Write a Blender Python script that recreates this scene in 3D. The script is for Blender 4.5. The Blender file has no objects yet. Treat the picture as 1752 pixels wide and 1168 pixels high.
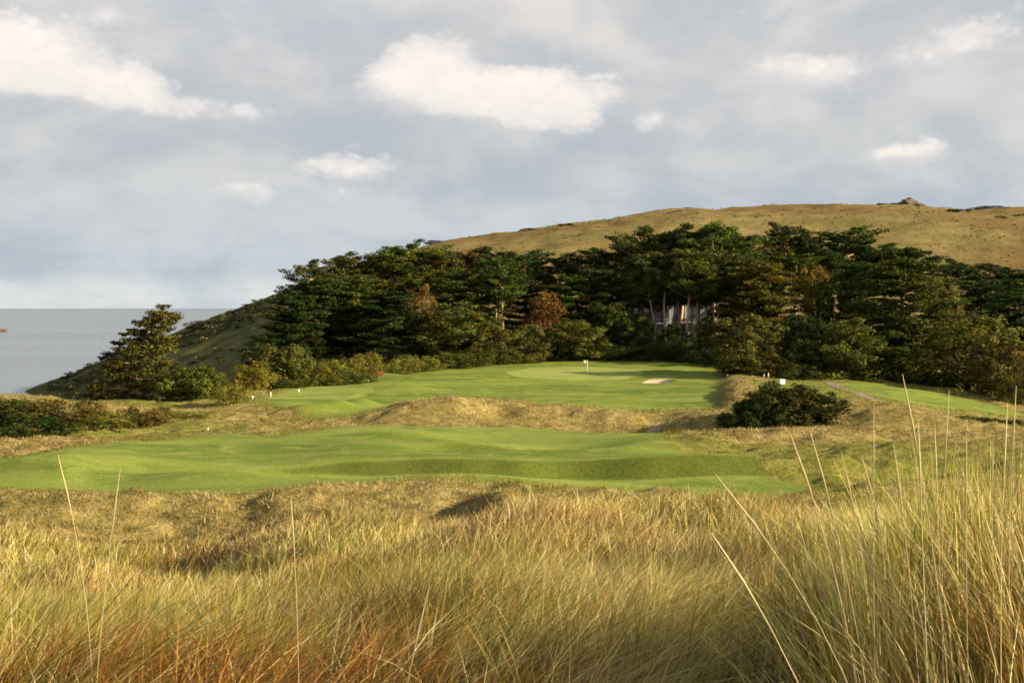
import bpy, math, random
import numpy as np
from mathutils import Vector, noise as mnoise

random.seed(7); rng = np.random.default_rng(11)
S = bpy.context.scene
COL = S.collection
R = math.radians
F = 2433.0            # focal length in photo pixels (50 mm on a 36 mm sensor)
CX, HY = 876.0, 527.0  # image column of the axis, row of the horizon
CAMZ = 30.0           # camera height over the sea

# ------------------------------------------------------------------ camera
cam = bpy.data.cameras.new('camera'); camo = bpy.data.objects.new('camera', cam)
COL.objects.link(camo); S.camera = camo
camo.location = (0, 0, CAMZ); camo.rotation_euler = (R(90), 0, 0)
cam.lens = 50; cam.sensor_width = 36; cam.shift_y = -57.0/1752.0
cam.clip_start = 0.1; cam.clip_end = 200000

# ------------------------------------------------------------------ light
SUN_EL, SUN_AZ = R(19), R(105)       # azimuth clockwise from +Y (the view direction)
sd = Vector((math.sin(SUN_AZ)*math.cos(SUN_EL), math.cos(SUN_AZ)*math.cos(SUN_EL), math.sin(SUN_EL)))
sun = bpy.data.lights.new('sun', 'SUN'); sun.energy = 5.0; sun.angle = R(0.6); sun.color = (1.0, 0.85, 0.61)
suno = bpy.data.objects.new('sun', sun); COL.objects.link(suno)
suno.rotation_euler = (-sd).to_track_quat('-Z', 'Y').to_euler()

S.view_settings.view_transform = 'Standard'; S.view_settings.look = 'None'
S.view_settings.exposure = 1.2; S.view_settings.gamma = 1.0
S.render.engine = 'CYCLES'
S.cycles.use_denoising = True
S.cycles.filter_width = 1.7
S.cycles.use_adaptive_sampling = True; S.cycles.adaptive_threshold = 0.03
S.cycles.max_bounces = 4; S.cycles.diffuse_bounces = 2; S.cycles.transmission_bounces = 3; S.cycles.transparent_max_bounces = 4
S.cycles.sample_clamp_indirect = 4.0

# ------------------------------------------------------------------ node helper
class NG:
    def __init__(s, tree): s.t = tree; s.n = tree.nodes; s.l = tree.links
    def new(s, ty, **kw):
        n = s.n.new(ty)
        for k, v in kw.items(): setattr(n, k, v)
        return n
    def put(s, sock, v):
        if isinstance(v, bpy.types.NodeSocket): s.l.new(v, sock)
        elif v is not None: sock.default_value = v
    def m(s, op, a, b=None, c=None, clamp=False):
        n = s.new('ShaderNodeMath', operation=op, use_clamp=clamp)
        for i, v in enumerate((a, b, c)):
            if v is not None: s.put(n.inputs[i], v)
        return n.outputs[0]
    def noise(s, vec, scale, detail=4, rough=0.55, dist=0.0, out=0):
        n = s.new('ShaderNodeTexNoise')
        if vec is not None: s.put(n.inputs['Vector'], vec)
        n.inputs['Scale'].default_value = scale; n.inputs['Detail'].default_value = detail
        n.inputs['Roughness'].default_value = rough; n.inputs['Distortion'].default_value = dist
        return n.outputs[out]
    def mix(s, f, a, b, blend='MIX'):
        n = s.new('ShaderNodeMix', data_type='RGBA', blend_type=blend)
        s.put(n.inputs[0], f)
        for i, v in ((6, a), (7, b)):
            if isinstance(v, tuple): v = (*v[:3], 1.0)
            s.put(n.inputs[i], v)
        return n.outputs[2]
    def ss(s, x, lo, hi):
        n = s.new('ShaderNodeMapRange', interpolation_type='SMOOTHSTEP')
        s.put(n.inputs[0], x); n.inputs[1].default_value = lo; n.inputs[2].default_value = hi
        n.inputs[3].default_value = 0; n.inputs[4].default_value = 1
        return n.outputs[0]
    def ramp(s, f, stops):
        n = s.new('ShaderNodeValToRGB'); s.put(n.inputs[0], f)
        e = n.color_ramp.elements
        while len(e) < len(stops): e.new(0.5)
        for el, (p, c) in zip(e, stops): el.position = p; el.color = (*c, 1)
        return n.outputs[0]
    def mapping(s, vec, scale):
        n = s.new('ShaderNodeMapping'); s.put(n.inputs['Vector'], vec); n.inputs['Scale'].default_value = scale
        return n.outputs[0]

# ------------------------------------------------------------------ sky
W = bpy.data.worlds.new('World'); S.world = W; W.use_nodes = True
W.node_tree.nodes.clear()
W.cycles.sampling_method = 'MANUAL'; W.cycles.sample_map_resolution = 512
g = NG(W.node_tree)
tc = g.new('ShaderNodeTexCoord'); D = tc.outputs['Generated']
sx = g.new('ShaderNodeSeparateXYZ'); g.put(sx.inputs[0], D); dx, dy, dz = sx.outputs
rad = g.m('SQRT', g.m('ADD', g.m('MULTIPLY', dx, dx), g.m('MULTIPLY', dy, dy)))
rad = g.m('MAXIMUM', rad, 0.02)
az = g.m('WRAP', g.m('ARCTAN2', dx, dy), R(22.5), R(-22.5))   # the cloud field goes on all round the sky
U = g.m('MULTIPLY', g.m('TANGENT', az), F)
V = g.m('MULTIPLY', g.m('DIVIDE', dz, rad), F)
Dst = g.mapping(D, (1, 1, 1.7))
wn = g.new('ShaderNodeTexNoise'); g.put(wn.inputs['Vector'], Dst); wn.inputs['Scale'].default_value = 13; wn.inputs['Detail'].default_value = 6; wn.inputs['Roughness'].default_value = 0.6
ws = g.new('ShaderNodeSeparateColor'); g.put(ws.inputs[0], wn.outputs['Color'])
Uw = g.m('ADD', U, g.m('MULTIPLY', g.m('SUBTRACT', ws.outputs[0], 0.5), 120.0))
Vw = g.m('ADD', V, g.m('MULTIPLY', g.m('SUBTRACT', ws.outputs[1], 0.5), 75.0))
blobs = [(748, 92, 62, 38, .75), (690, 135, 110, 38, .7), (820, 165, 150, 38, .8), (945, 168, 85, 42, .9), (880, 190, 120, 28, .5),
         (55, 105, 85, 48, .8), (-10, 125, 80, 60, .8), (160, 155, 115, 40, .8), (250, 160, 48, 34, .7), (60, 165, 120, 26, .4),
         (605, 285, 80, 30, .95), (590, 331, 10, 7, .6), (405, 322, 62, 30, .66), (350, 190, 85, 22, .58), (470, 190, 60, 16, .3),
         (1540, 272, 70, 24, 1.0), (1120, 210, 24, 18, .6), (1390, 128, 95, 34, .92), (1640, 95, 85, 40, .85), (1730, 40, 60, 40, .4),
         (175, 45, 60, 34, .5), (140, 345, 50, 12, .42), (1300, 15, 110, 30, .4), (1000, 290, 160, 60, .28), (1700, 330, 90, 18, .3)]
Fs = None; Gs = None
for (px, py, w, h, a) in blobs:
    eu = g.m('MULTIPLY', g.m('SUBTRACT', Uw, px-CX), 1.0/(w*1.12))
    ev = g.m('MULTIPLY', g.m('SUBTRACT', Vw, HY-py), 1.0/(h*1.15))
    # flat-ish, softer undersides: squash what lies below the centre
    q = g.m('ADD', g.m('MULTIPLY', eu, eu), g.m('MULTIPLY', ev, ev))
    b = g.m('MULTIPLY', g.m('EXPONENT', g.m('MULTIPLY', q, -0.9)), a)
    Fs = b if Fs is None else g.m('ADD', Fs, b)
    tv = g.m('MULTIPLY', b, ev); Gs = tv if Gs is None else g.m('ADD', Gs, tv)
nf = g.noise(Dst, 42, 5, 0.6)
pb = g.m('ABSOLUTE', g.m('SUBTRACT', g.m('MULTIPLY', g.noise(Dst, 30, 3, 0.5), 2.0), 1.0)); pb2 = g.m('ABSOLUTE', g.m('SUBTRACT', g.m('MULTIPLY', g.noise(Dst, 75, 3, 0.5), 2.0), 1.0))
puff = g.m('ADD', pb, g.m('MULTIPLY', pb2, 0.6))
nm = g.noise(Dst, 17, 4, 0.55)
Fn = g.m('ADD', Fs, g.m('ADD', g.m('MULTIPLY', g.m('SUBTRACT', puff, 0.32), 0.55), g.m('MULTIPLY', g.m('SUBTRACT', nm, 0.5), 0.35)))
topn = g.m('DIVIDE', Gs, g.m('ADD', Fs, 0.08))
crisp = g.ss(topn, -0.5, 0.4)
cum = g.mix(crisp, g.ss(Fn, 0.20, 0.95), g.ss(Fn, 0.30, 0.62))
core = g.m('MULTIPLY', g.ss(Fn, 0.30, 1.15), g.m('ADD', 0.78, g.m('MULTIPLY', g.m('ADD', topn, g.m('ADD', g.m('MULTIPLY', g.m('SUBTRACT', puff, 0.35), 1.6), g.m('MULTIPLY', g.m('SUBTRACT', nm, 0.5), 1.5))), 0.30)), clamp=True)
# high cloud layer: a flat sheet seen in perspective, denser towards the horizon
den = g.m('ADD', g.m('MAXIMUM', dz, 0.0), 0.07)
cb = g.new('ShaderNodeCombineXYZ'); g.put(cb.inputs[0], g.m('DIVIDE', dx, den)); g.put(cb.inputs[1], g.m('DIVIDE', dy, den))
P = cb.outputs[0]
pn = g.noise(P, 0.9, 6, 0.58, 0.3)
pl = g.noise(P, 0.33, 3, 0.5)
dn = g.noise(g.mapping(D, (1, 1, 2.1)), 6.5, 5, 0.55, 0.6)
tone = g.m('ADD', g.m('MULTIPLY', pn, 0.12), g.m('ADD', g.m('MULTIPLY', dn, 0.6), g.m('MULTIPLY', nm, 0.28)))
Vn = g.m('MULTIPLY', V, 1.0/1000.0)
basec = g.ramp(Vn, [(0.0, (0.52, 0.55, 0.555)), (0.035, (0.49, 0.53, 0.55)), (0.06, (0.38, 0.43, 0.485)), (0.13, (0.40, 0.44, 0.485)), (0.24, (0.435, 0.455, 0.475)), (0.40, (0.475, 0.48, 0.492)), (0.55, (0.52, 0.515, 0.51))])
tf = g.ss(tone, 0.38, 0.62)
deckc = g.mix(1.0, basec, g.ramp(tf, [(0.0, (0.86, 0.90, 0.95)), (0.45, (1.0, 1.0, 1.0)), (1.0, (1.22, 1.17, 1.12))]), 'MULTIPLY')
cover = g.ss(g.m('SUBTRACT', g.m('ADD', g.m('MULTIPLY', pl, 0.6), g.m('MULTIPLY', pn, 0.4)), g.m('MULTIPLY', g.m('MAXIMUM', dz, 0.0), 0.24)), 0.24, 0.46)
cover = g.m('MAXIMUM', cover, g.m('SUBTRACT', 1.0, g.ss(V, 350.0, 1100.0)))   # broken cloud closes up towards the horizon
sky = g.new('ShaderNodeTexSky', sky_type='NISHITA'); sky.sun_disc = False
sky.sun_elevation = SUN_EL; sky.sun_rotation = SUN_AZ; sky.air_density = 1.0; sky.dust_density = 0.6; sky.ozone_density = 1.0
STR = 0.07
KS = 0.55   # cloud radiance for this exposure
scale10 = g.mix(1.0, deckc, (KS/STR, KS/STR, KS/STR), 'MULTIPLY')
c1 = g.mix(g.m('MULTIPLY', cover, 0.97), sky.outputs[0], scale10)
cumc = g.mix(core, (0.58*KS/STR, 0.575*KS/STR, 0.58*KS/STR), (0.86*KS/STR, 0.785*KS/STR, 0.71*KS/STR))
und = g.m('MULTIPLY', g.ss(g.m('MULTIPLY', topn, -1.0), 0.45, 1.5), g.ss(Fn, 0.05, 0.40))
cumc = g.mix(und, cumc, (0.43*KS/STR, 0.44*KS/STR, 0.46*KS/STR))
c2 = g.mix(g.m('MULTIPLY', g.m('MAXIMUM', cum, g.m('MULTIPLY', und, 0.6)), 0.92), c1, cumc)
bg = g.new('ShaderNodeBackground'); g.put(bg.inputs[0], c2); bg.inputs[1].default_value = STR
wo = g.new('ShaderNodeOutputWorld'); g.l.new(bg.outputs[0], wo.inputs[0])

# ------------------------------------------------------------------ materials
def material(name):
    m = bpy.data.materials.new(name); m.use_nodes = True; m.node_tree.nodes.clear()
    k = NG(m.node_tree); out = k.new('ShaderNodeOutputMaterial')
    return m, k, out
def bump(k, h, strength, dist):
    b = k.new('ShaderNodeBump'); b.inputs['Strength'].default_value = strength; b.inputs['Distance'].default_value = dist
    k.put(b.inputs['Height'], h); return b.outputs[0]
def principled(k, out, col, rough=0.9, spec=0.15, nrm=None):
    p = k.new('ShaderNodeBsdfPrincipled')
    if isinstance(col, tuple): col = (*col, 1)
    k.put(p.inputs['Base Color'], col); k.put(p.inputs['Roughness'], rough); p.inputs['Specular IOR Level'].default_value = spec
    if nrm is not None: k.put(p.inputs['Normal'], nrm)
    k.l.new(p.outputs[0], out.inputs[0]); return p
def geo_pos(k): return k.new('ShaderNodeNewGeometry').outputs['Position']
def attr(k, name): return k.new('ShaderNodeAttribute', attribute_name=name)

M = {}
def simple(name, col, rough=0.8, spec=0.3, nscale=4.0, namp=0.25, bumps=0.2, bdist=0.02):
    m, k, out = material(name); p = geo_pos(k)
    n = k.noise(p, nscale, 5, 0.6)
    c = k.mix(n, tuple(x*(1-namp) for x in col), tuple(x*(1+namp) for x in col))
    principled(k, out, c, rough, spec, bump(k, n, bumps, bdist)); M[name] = m; return m

def foliage(name, transl=0.25):
    """leaf faces: colour of the object (own hue for each plant) times a clump-to-clump variation"""
    m, k, out = material(name)
    oi = k.new('ShaderNodeObjectInfo')
    a = attr(k, 'tint')
    n = k.noise(geo_pos(k), 0.45, 3, 0.6)
    c = k.mix(1.0, oi.outputs['Color'], a.outputs['Color'], 'MULTIPLY')
    c = k.mix(1.0, c, k.ramp(n, [(0.3, (0.65, 0.7, 0.7)), (0.5, (1, 1, 1)), (0.72, (1.35, 1.27, 0.95))]), 'MULTIPLY')
    d = k.new('ShaderNodeBsdfDiffuse'); k.put(d.inputs[0], c)
    t = k.new('ShaderNodeBsdfTranslucent'); k.put(t.inputs[0], c)
    x = k.new('ShaderNodeMixShader'); x.inputs[0].default_value = transl
    k.l.new(d.outputs[0], x.inputs[1]); k.l.new(t.outputs[0], x.inputs[2]); k.l.new(x.outputs[0], out.inputs[0])
    M[name] = m
foliage('leaves', 0.22); foliage('needles', 0.15)

def grassmat(name, transl=0.24):
    m, k, out = material(name); a = attr(k, 'tint')
    d = k.new('ShaderNodeBsdfDiffuse'); k.put(d.inputs[0], a.outputs['Color'])
    t = k.new('ShaderNodeBsdfTranslucent'); k.put(t.inputs[0], a.outputs['Color'])
    gl = k.new('ShaderNodeBsdfGlossy'); gl.inputs['Roughness'].default_value = 0.45; gl.inputs[0].default_value = (1, 1, 1, 1)
    x = k.new('ShaderNodeMixShader'); x.inputs[0].default_value = transl
    k.l.new(d.outputs[0], x.inputs[1]); k.l.new(t.outputs[0], x.inputs[2])
    y = k.new('ShaderNodeMixShader'); y.inputs[0].default_value = 0.01
    k.l.new(x.outputs[0], y.inputs[1]); k.l.new(gl.outputs[0], y.inputs[2]); k.l.new(y.outputs[0], out.inputs[0])
    M[name] = m
grassmat('grass_blade')

simple('bark', (0.50, 0.32, 0.19), 0.95, 0.1, 2.5, 0.5, 0.6, 0.08)
simple('bark_dark', (0.09, 0.065, 0.045), 0.95, 0.1, 2.5, 0.4, 0.6, 0.08)
simple('rock', (0.12, 0.10, 0.08), 0.9, 0.2, 1.2, 0.5, 1.0, 0.5)
simple('white_paint', (0.80, 0.79, 0.74), 0.5, 0.4, 6, 0.06, 0.05, 0.01)
simple('render_wall', (0.29, 0.31, 0.35), 0.8, 0.2, 1.5, 0.10, 0.1, 0.01)  # white walls greyed in colour to stand for the pines' shade
simple('roof_slate', (0.09, 0.09, 0.10), 0.7, 0.3, 3, 0.3, 0.3, 0.03)
simple('timber', (0.16, 0.075, 0.05), 0.8, 0.2, 5, 0.3, 0.3, 0.01)
simple('red_timber', (0.34, 0.10, 0.06), 0.8, 0.2, 5, 0.3, 0.3, 0.01)
simple('flag_cloth', (0.80, 0.62, 0.22), 0.8, 0.1, 5, 0.1, 0.1, 0.01)
simple('sand', (0.60, 0.44, 0.29), 0.95, 0.1, 1.3, 0.14, 0.5, 0.08)
simple('path_gravel', (0.36, 0.23, 0.155), 0.95, 0.1, 2.2, 0.2, 0.4, 0.03)
simple('cart_tarmac', (0.24, 0.19, 0.155), 0.9, 0.2, 2.2, 0.2, 0.4, 0.03)
m, k, out = material('glass'); principled(k, out, (0.05, 0.07, 0.09), 0.06, 0.8); M['glass'] = m

def turf(name, ca, cb, cc, fine=5.0, stripe=0.0, bs=0.25):
    """mown grass: broad mottling, faint mower bands and a fine nap"""
    m, k, out = material(name); p = geo_pos(k)
    n1 = k.noise(k.mapping(p, (0.3, 1, 0.3)), 0.13, 4, 0.6, 0.4); n2 = k.noise(p, 0.5, 4, 0.6); n3 = k.noise(p, fine, 3, 0.6)
    c = k.mix(k.ss(n1, 0.36, 0.64), ca, cb)
    c = k.mix(k.m('MULTIPLY', k.ss(n2, 0.45, 0.72), 0.75), c, cc)
    semi = k.mix(n2, (0.13, 0.15, 0.022), (0.24, 0.23, 0.05))
    c = k.mix(k.ss(k.m('ADD', attr(k, 'edge').outputs['Fac'], k.m('MULTIPLY', k.m('SUBTRACT', n2, 0.5), 0.9)), 0.15, 0.8), c, semi)
    c = k.mix(k.ss(k.m('ADD', attr(k, 'long').outputs['Fac'], k.m('MULTIPLY', k.m('SUBTRACT', n2, 0.5), 0.7)), 0.15, 0.85), c, k.mix(n2, (0.075, 0.10, 0.013), (0.145, 0.16, 0.025)))  # darker green paints shade onto slopes that face the camera
    c = k.mix(1.0, c, k.ramp(n3, [(0.25, (0.58, 0.62, 0.56)), (0.5, (1, 1, 1)), (0.8, (1.42, 1.34, 1.25))]), 'MULTIPLY')
    h = k.m('ADD', k.m('MULTIPLY', n2, 0.6), k.m('MULTIPLY', n3, 0.4))
    principled(k, out, c, 0.95, 0.08, bump(k, h, bs, 0.25)); M[name] = m
turf('fairway_turf', (0.115, 0.165, 0.020), (0.215, 0.255, 0.042), (0.275, 0.28, 0.068))
turf('bank_turf', (0.115, 0.145, 0.020), (0.175, 0.185, 0.03), (0.22, 0.20, 0.05), 3.0, 0, 0.5)
turf('green_turf', (0.24, 0.27, 0.058), (0.28, 0.31, 0.078), (0.33, 0.35, 0.11), 6.0, 0, 0.1)
turf('tee_turf', (0.20, 0.24, 0.04), (0.27, 0.30, 0.06), (0.33, 0.34, 0.09), 6.0, 0, 0.15)

def roughmat(name):
    """rough dune grassland: dry straw, brown thatch and green growth, mixed by what grows there (attribute green)"""
    m, k, out = material(name); p = geo_pos(k)
    gr = attr(k, 'green').outputs['Fac']; br = attr(k, 'brown').outputs['Fac']
    n1 = k.noise(p, 0.16, 5, 0.65, 0.5); n2 = k.noise(p, 0.9, 5, 0.7); n3 = k.noise(p, 5.0, 4, 0.7)
    straw = k.mix(k.ss(n2, 0.35, 0.68), (0.19, 0.14, 0.04), (0.36, 0.28, 0.10))
    green = k.mix(k.ss(n2, 0.35, 0.68), (0.13, 0.135, 0.022), (0.26, 0.23, 0.06))
    brown = k.mix(n2, (0.10, 0.05, 0.018), (0.22, 0.13, 0.05))
    gf = k.ss(k.m('ADD', gr, k.m('MULTIPLY', k.m('SUBTRACT', n1, 0.5), 1.3)), 0.25, 0.75)
    c = k.mix(gf, straw, green)
    c = k.mix(k.ss(k.m('ADD', br, k.m('MULTIPLY', k.m('SUBTRACT', n1, 0.5), 0.9)), 0.4, 0.8), c, brown)
    c = k.mix(1.0, c, k.ramp(n3, [(0.25, (0.6, 0.6, 0.6)), (0.5, (1, 1, 1)), (0.8, (1.3, 1.28, 1.2))]), 'MULTIPLY')
    h = k.m('ADD', k.m('MULTIPLY', n2, 0.5), k.m('MULTIPLY', n3, 0.5))
    principled(k, out, c, 0.95, 0.05, bump(k, h, 0.8, 0.5)); M[name] = m
roughmat('rough_grassland')

m, k, out = material('hill_grassland'); p = geo_pos(k)
n0 = k.noise(p, 0.012, 4, 0.6, 0.6); n1 = k.noise(p, 0.055, 5, 0.65, 0.4); n2 = k.noise(k.mapping(p, (1, 1, 2.0)), 0.35, 6, 0.7); n3 = k.noise(p, 1.6, 4, 0.75)
sh = attr(k, 'green').outputs['Fac']
c = k.mix(k.ss(n1, 0.38, 0.62), (0.30, 0.228, 0.085), (0.205, 0.17, 0.052))
c = k.mix(k.m('MULTIPLY', k.ss(n0, 0.44, 0.60), 0.85), c, (0.225, 0.14, 0.052))
c = k.mix(k.m('MULTIPLY', k.ss(n2, 0.50, 0.66), 0.75), c, (0.13, 0.105, 0.03))
gg = k.mix(k.ss(n1, 0.42, 0.6), (0.115, 0.122, 0.034), (0.215, 0.18, 0.07))
gg = k.mix(k.m('MULTIPLY', k.ss(n2, 0.55, 0.7), 0.7), gg, (0.035, 0.045, 0.014))
c = k.mix(k.ss(k.m('ADD', sh, k.m('MULTIPLY', k.m('SUBTRACT', n1, 0.5), 0.8)), 0.3, 0.7), c, gg)
c = k.mix(1.0, c, k.ramp(n3, [(0.25, (0.5, 0.5, 0.48)), (0.5, (1, 1, 1)), (0.8, (1.5, 1.45, 1.4))]), 'MULTIPLY')
principled(k, out, c, 0.95, 0.05, bump(k, k.m('ADD', n2, k.m('MULTIPLY', n3, 0.6)), 0.9, 1.6)); M['hill_grassland'] = m

m, k, out = material('sea_water'); p = geo_pos(k)
w1 = k.noise(k.mapping(p, (0.35, 1, 1)), 0.05, 5, 0.6); w2 = k.noise(k.mapping(p, (0.5, 1, 1)), 0.6, 4, 0.6)
sw = k.noise(k.mapping(p, (0.12, 1, 1)), 0.0045, 4, 0.6)
pr = principled(k, out, (0.17, 0.195, 0.215), k.m('ADD', 0.16, k.m('MULTIPLY', sw, 0.22)), 0.5, bump(k, k.m('ADD', k.m('MULTIPLY', w1, 1.0), k.m('MULTIPLY', w2, 0.15)), 0.35, 4.0))
pr.inputs['IOR'].default_value = 1.5; M['sea_water'] = m

# ------------------------------------------------------------------ mesh helpers
def mesh(name, Vt, Fc, mat=None, tint=None, smooth=False, floats=None):
    """Vt (n,3), Fc (m,3) or (m,4) integer array"""
    Vt = np.asarray(Vt, np.float32); Fc = np.asarray(Fc, np.int32)
    me = bpy.data.meshes.new(name); nf, kk = Fc.shape
    me.vertices.add(len(Vt)); me.vertices.foreach_set('co', Vt.ravel())
    me.loops.add(nf*kk); me.loops.foreach_set('vertex_index', Fc.ravel())
    me.polygons.add(nf); me.polygons.foreach_set('loop_start', np.arange(0, nf*kk, kk, dtype=np.int32))
    if smooth: me.polygons.foreach_set('use_smooth', np.ones(nf, bool))
    if tint is not None:
        a = me.attributes.new('tint', 'FLOAT_COLOR', 'POINT')
        tt = np.ones((len(Vt), 4), np.float32); tt[:, :3] = tint; a.data.foreach_set('color', tt.ravel())
    for nm_, arr in (floats or {}).items():
        a = me.attributes.new(nm_, 'FLOAT', 'POINT'); a.data.foreach_set('value', np.asarray(arr, np.float32))
    me.update(calc_edges=True); me.validate()
    if mat: me.materials.append(M[mat])
    return me
def add(name, data, parent=None, loc=(0, 0, 0), rotz=0.0, scale=None):
    o = bpy.data.objects.new(name, data); COL.objects.link(o)
    if parent: o.parent = parent
    o.location = loc; o.rotation_euler = (0, 0, rotz)
    if scale is not None: o.scale = scale
    return o
def tag(o, label=None, cat=None, group=None, kind=None):
    if label: o['label'] = label
    if cat: o['category'] = cat
    if group: o['group'] = group
    if kind: o['kind'] = kind
    return o
class MB:
    """collects boxes, tubes and lathes into one mesh"""
    def __init__(s): s.v = []; s.f = []
    def quadsv(s, v, f):
        b = len(s.v); s.v += [tuple(x) for x in v]; s.f += [tuple(i+b for i in q) for q in f]
    def box(s, x0, y0, z0, x1, y1, z1):
        v = [(x0, y0, z0), (x1, y0, z0), (x1, y1, z0), (x0, y1, z0), (x0, y0, z1), (x1, y0, z1), (x1, y1, z1), (x0, y1, z1)]
        s.quadsv(v, [(0, 3, 2, 1), (4, 5, 6, 7), (0, 1, 5, 4), (1, 2, 6, 5), (2, 3, 7, 6), (3, 0, 4, 7)]); return s
    def tube(s, pts, rads, n=6):
        pts = [Vector(p) for p in pts]; rings = []
        for i, p in enumerate(pts):
            d = (pts[min(i+1, len(pts)-1)] - pts[max(i-1, 0)]).normalized()
            u = d.cross(Vector((0.13, 0.97, 0.2))).normalized(); w = d.cross(u)
            b = len(s.v)
            for q in range(n):
                a = 2*math.pi*q/n; s.v.append(tuple(p + (u*math.cos(a) + w*math.sin(a))*rads[i]))
            rings.append(b)
        for a, b in zip(rings, rings[1:]):
            for q in range(n): s.f.append((a+q, a+(q+1) % n, b+(q+1) % n, b+q))
        s.f.append(tuple(rings[0]+q for q in range(n))[::-1]); s.f.append(tuple(rings[-1]+q for q in range(n)))
        return s
    def build(s, name, mat, parent=None, smooth=False, loc=(0, 0, 0)):
        me = bpy.data.meshes.new(name); me.from_pydata(s.v, [], s.f); me.materials.append(M[mat])
        if smooth:
            for p in me.polygons: p.use_smooth = True
        return add(name, me, parent, loc)

def _hash(ix, iy, seed):
    h = (ix.astype(np.int64)*374761393 + iy.astype(np.int64)*668265263 + seed*1442695041) & 0xffffffff
    h = ((h ^ (h >> 13))*1274126177) & 0xffffffff
    return ((h ^ (h >> 16)) & 0xffffff)/float(0xffffff)
def vnoise(x, y, seed=0):
    ix = np.floor(x); iy = np.floor(y); fx = x-ix; fy = y-iy
    fx = fx*fx*fx*(fx*(fx*6-15)+10); fy = fy*fy*fy*(fy*(fy*6-15)+10)
    a = _hash(ix, iy, seed); b = _hash(ix+1, iy, seed); c = _hash(ix, iy+1, seed); d = _hash(ix+1, iy+1, seed)
    return (a*(1-fx)+b*fx)*(1-fy) + (c*(1-fx)+d*fx)*fy
def fbm(x, y, sc, octv=4, seed=0, gain=0.5):
    s = 0; a = 1.0; t = 0
    for i in range(octv):
        s = s + a*vnoise(x*sc + 17.3*i, y*sc - 9.1*i, seed+i*31); t += a; a *= gain; sc *= 2.03
    return s/t
def sstep(x, a, b):
    t = np.clip((x-a)/(b-a), 0, 1); return t*t*(3-2*t)

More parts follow.
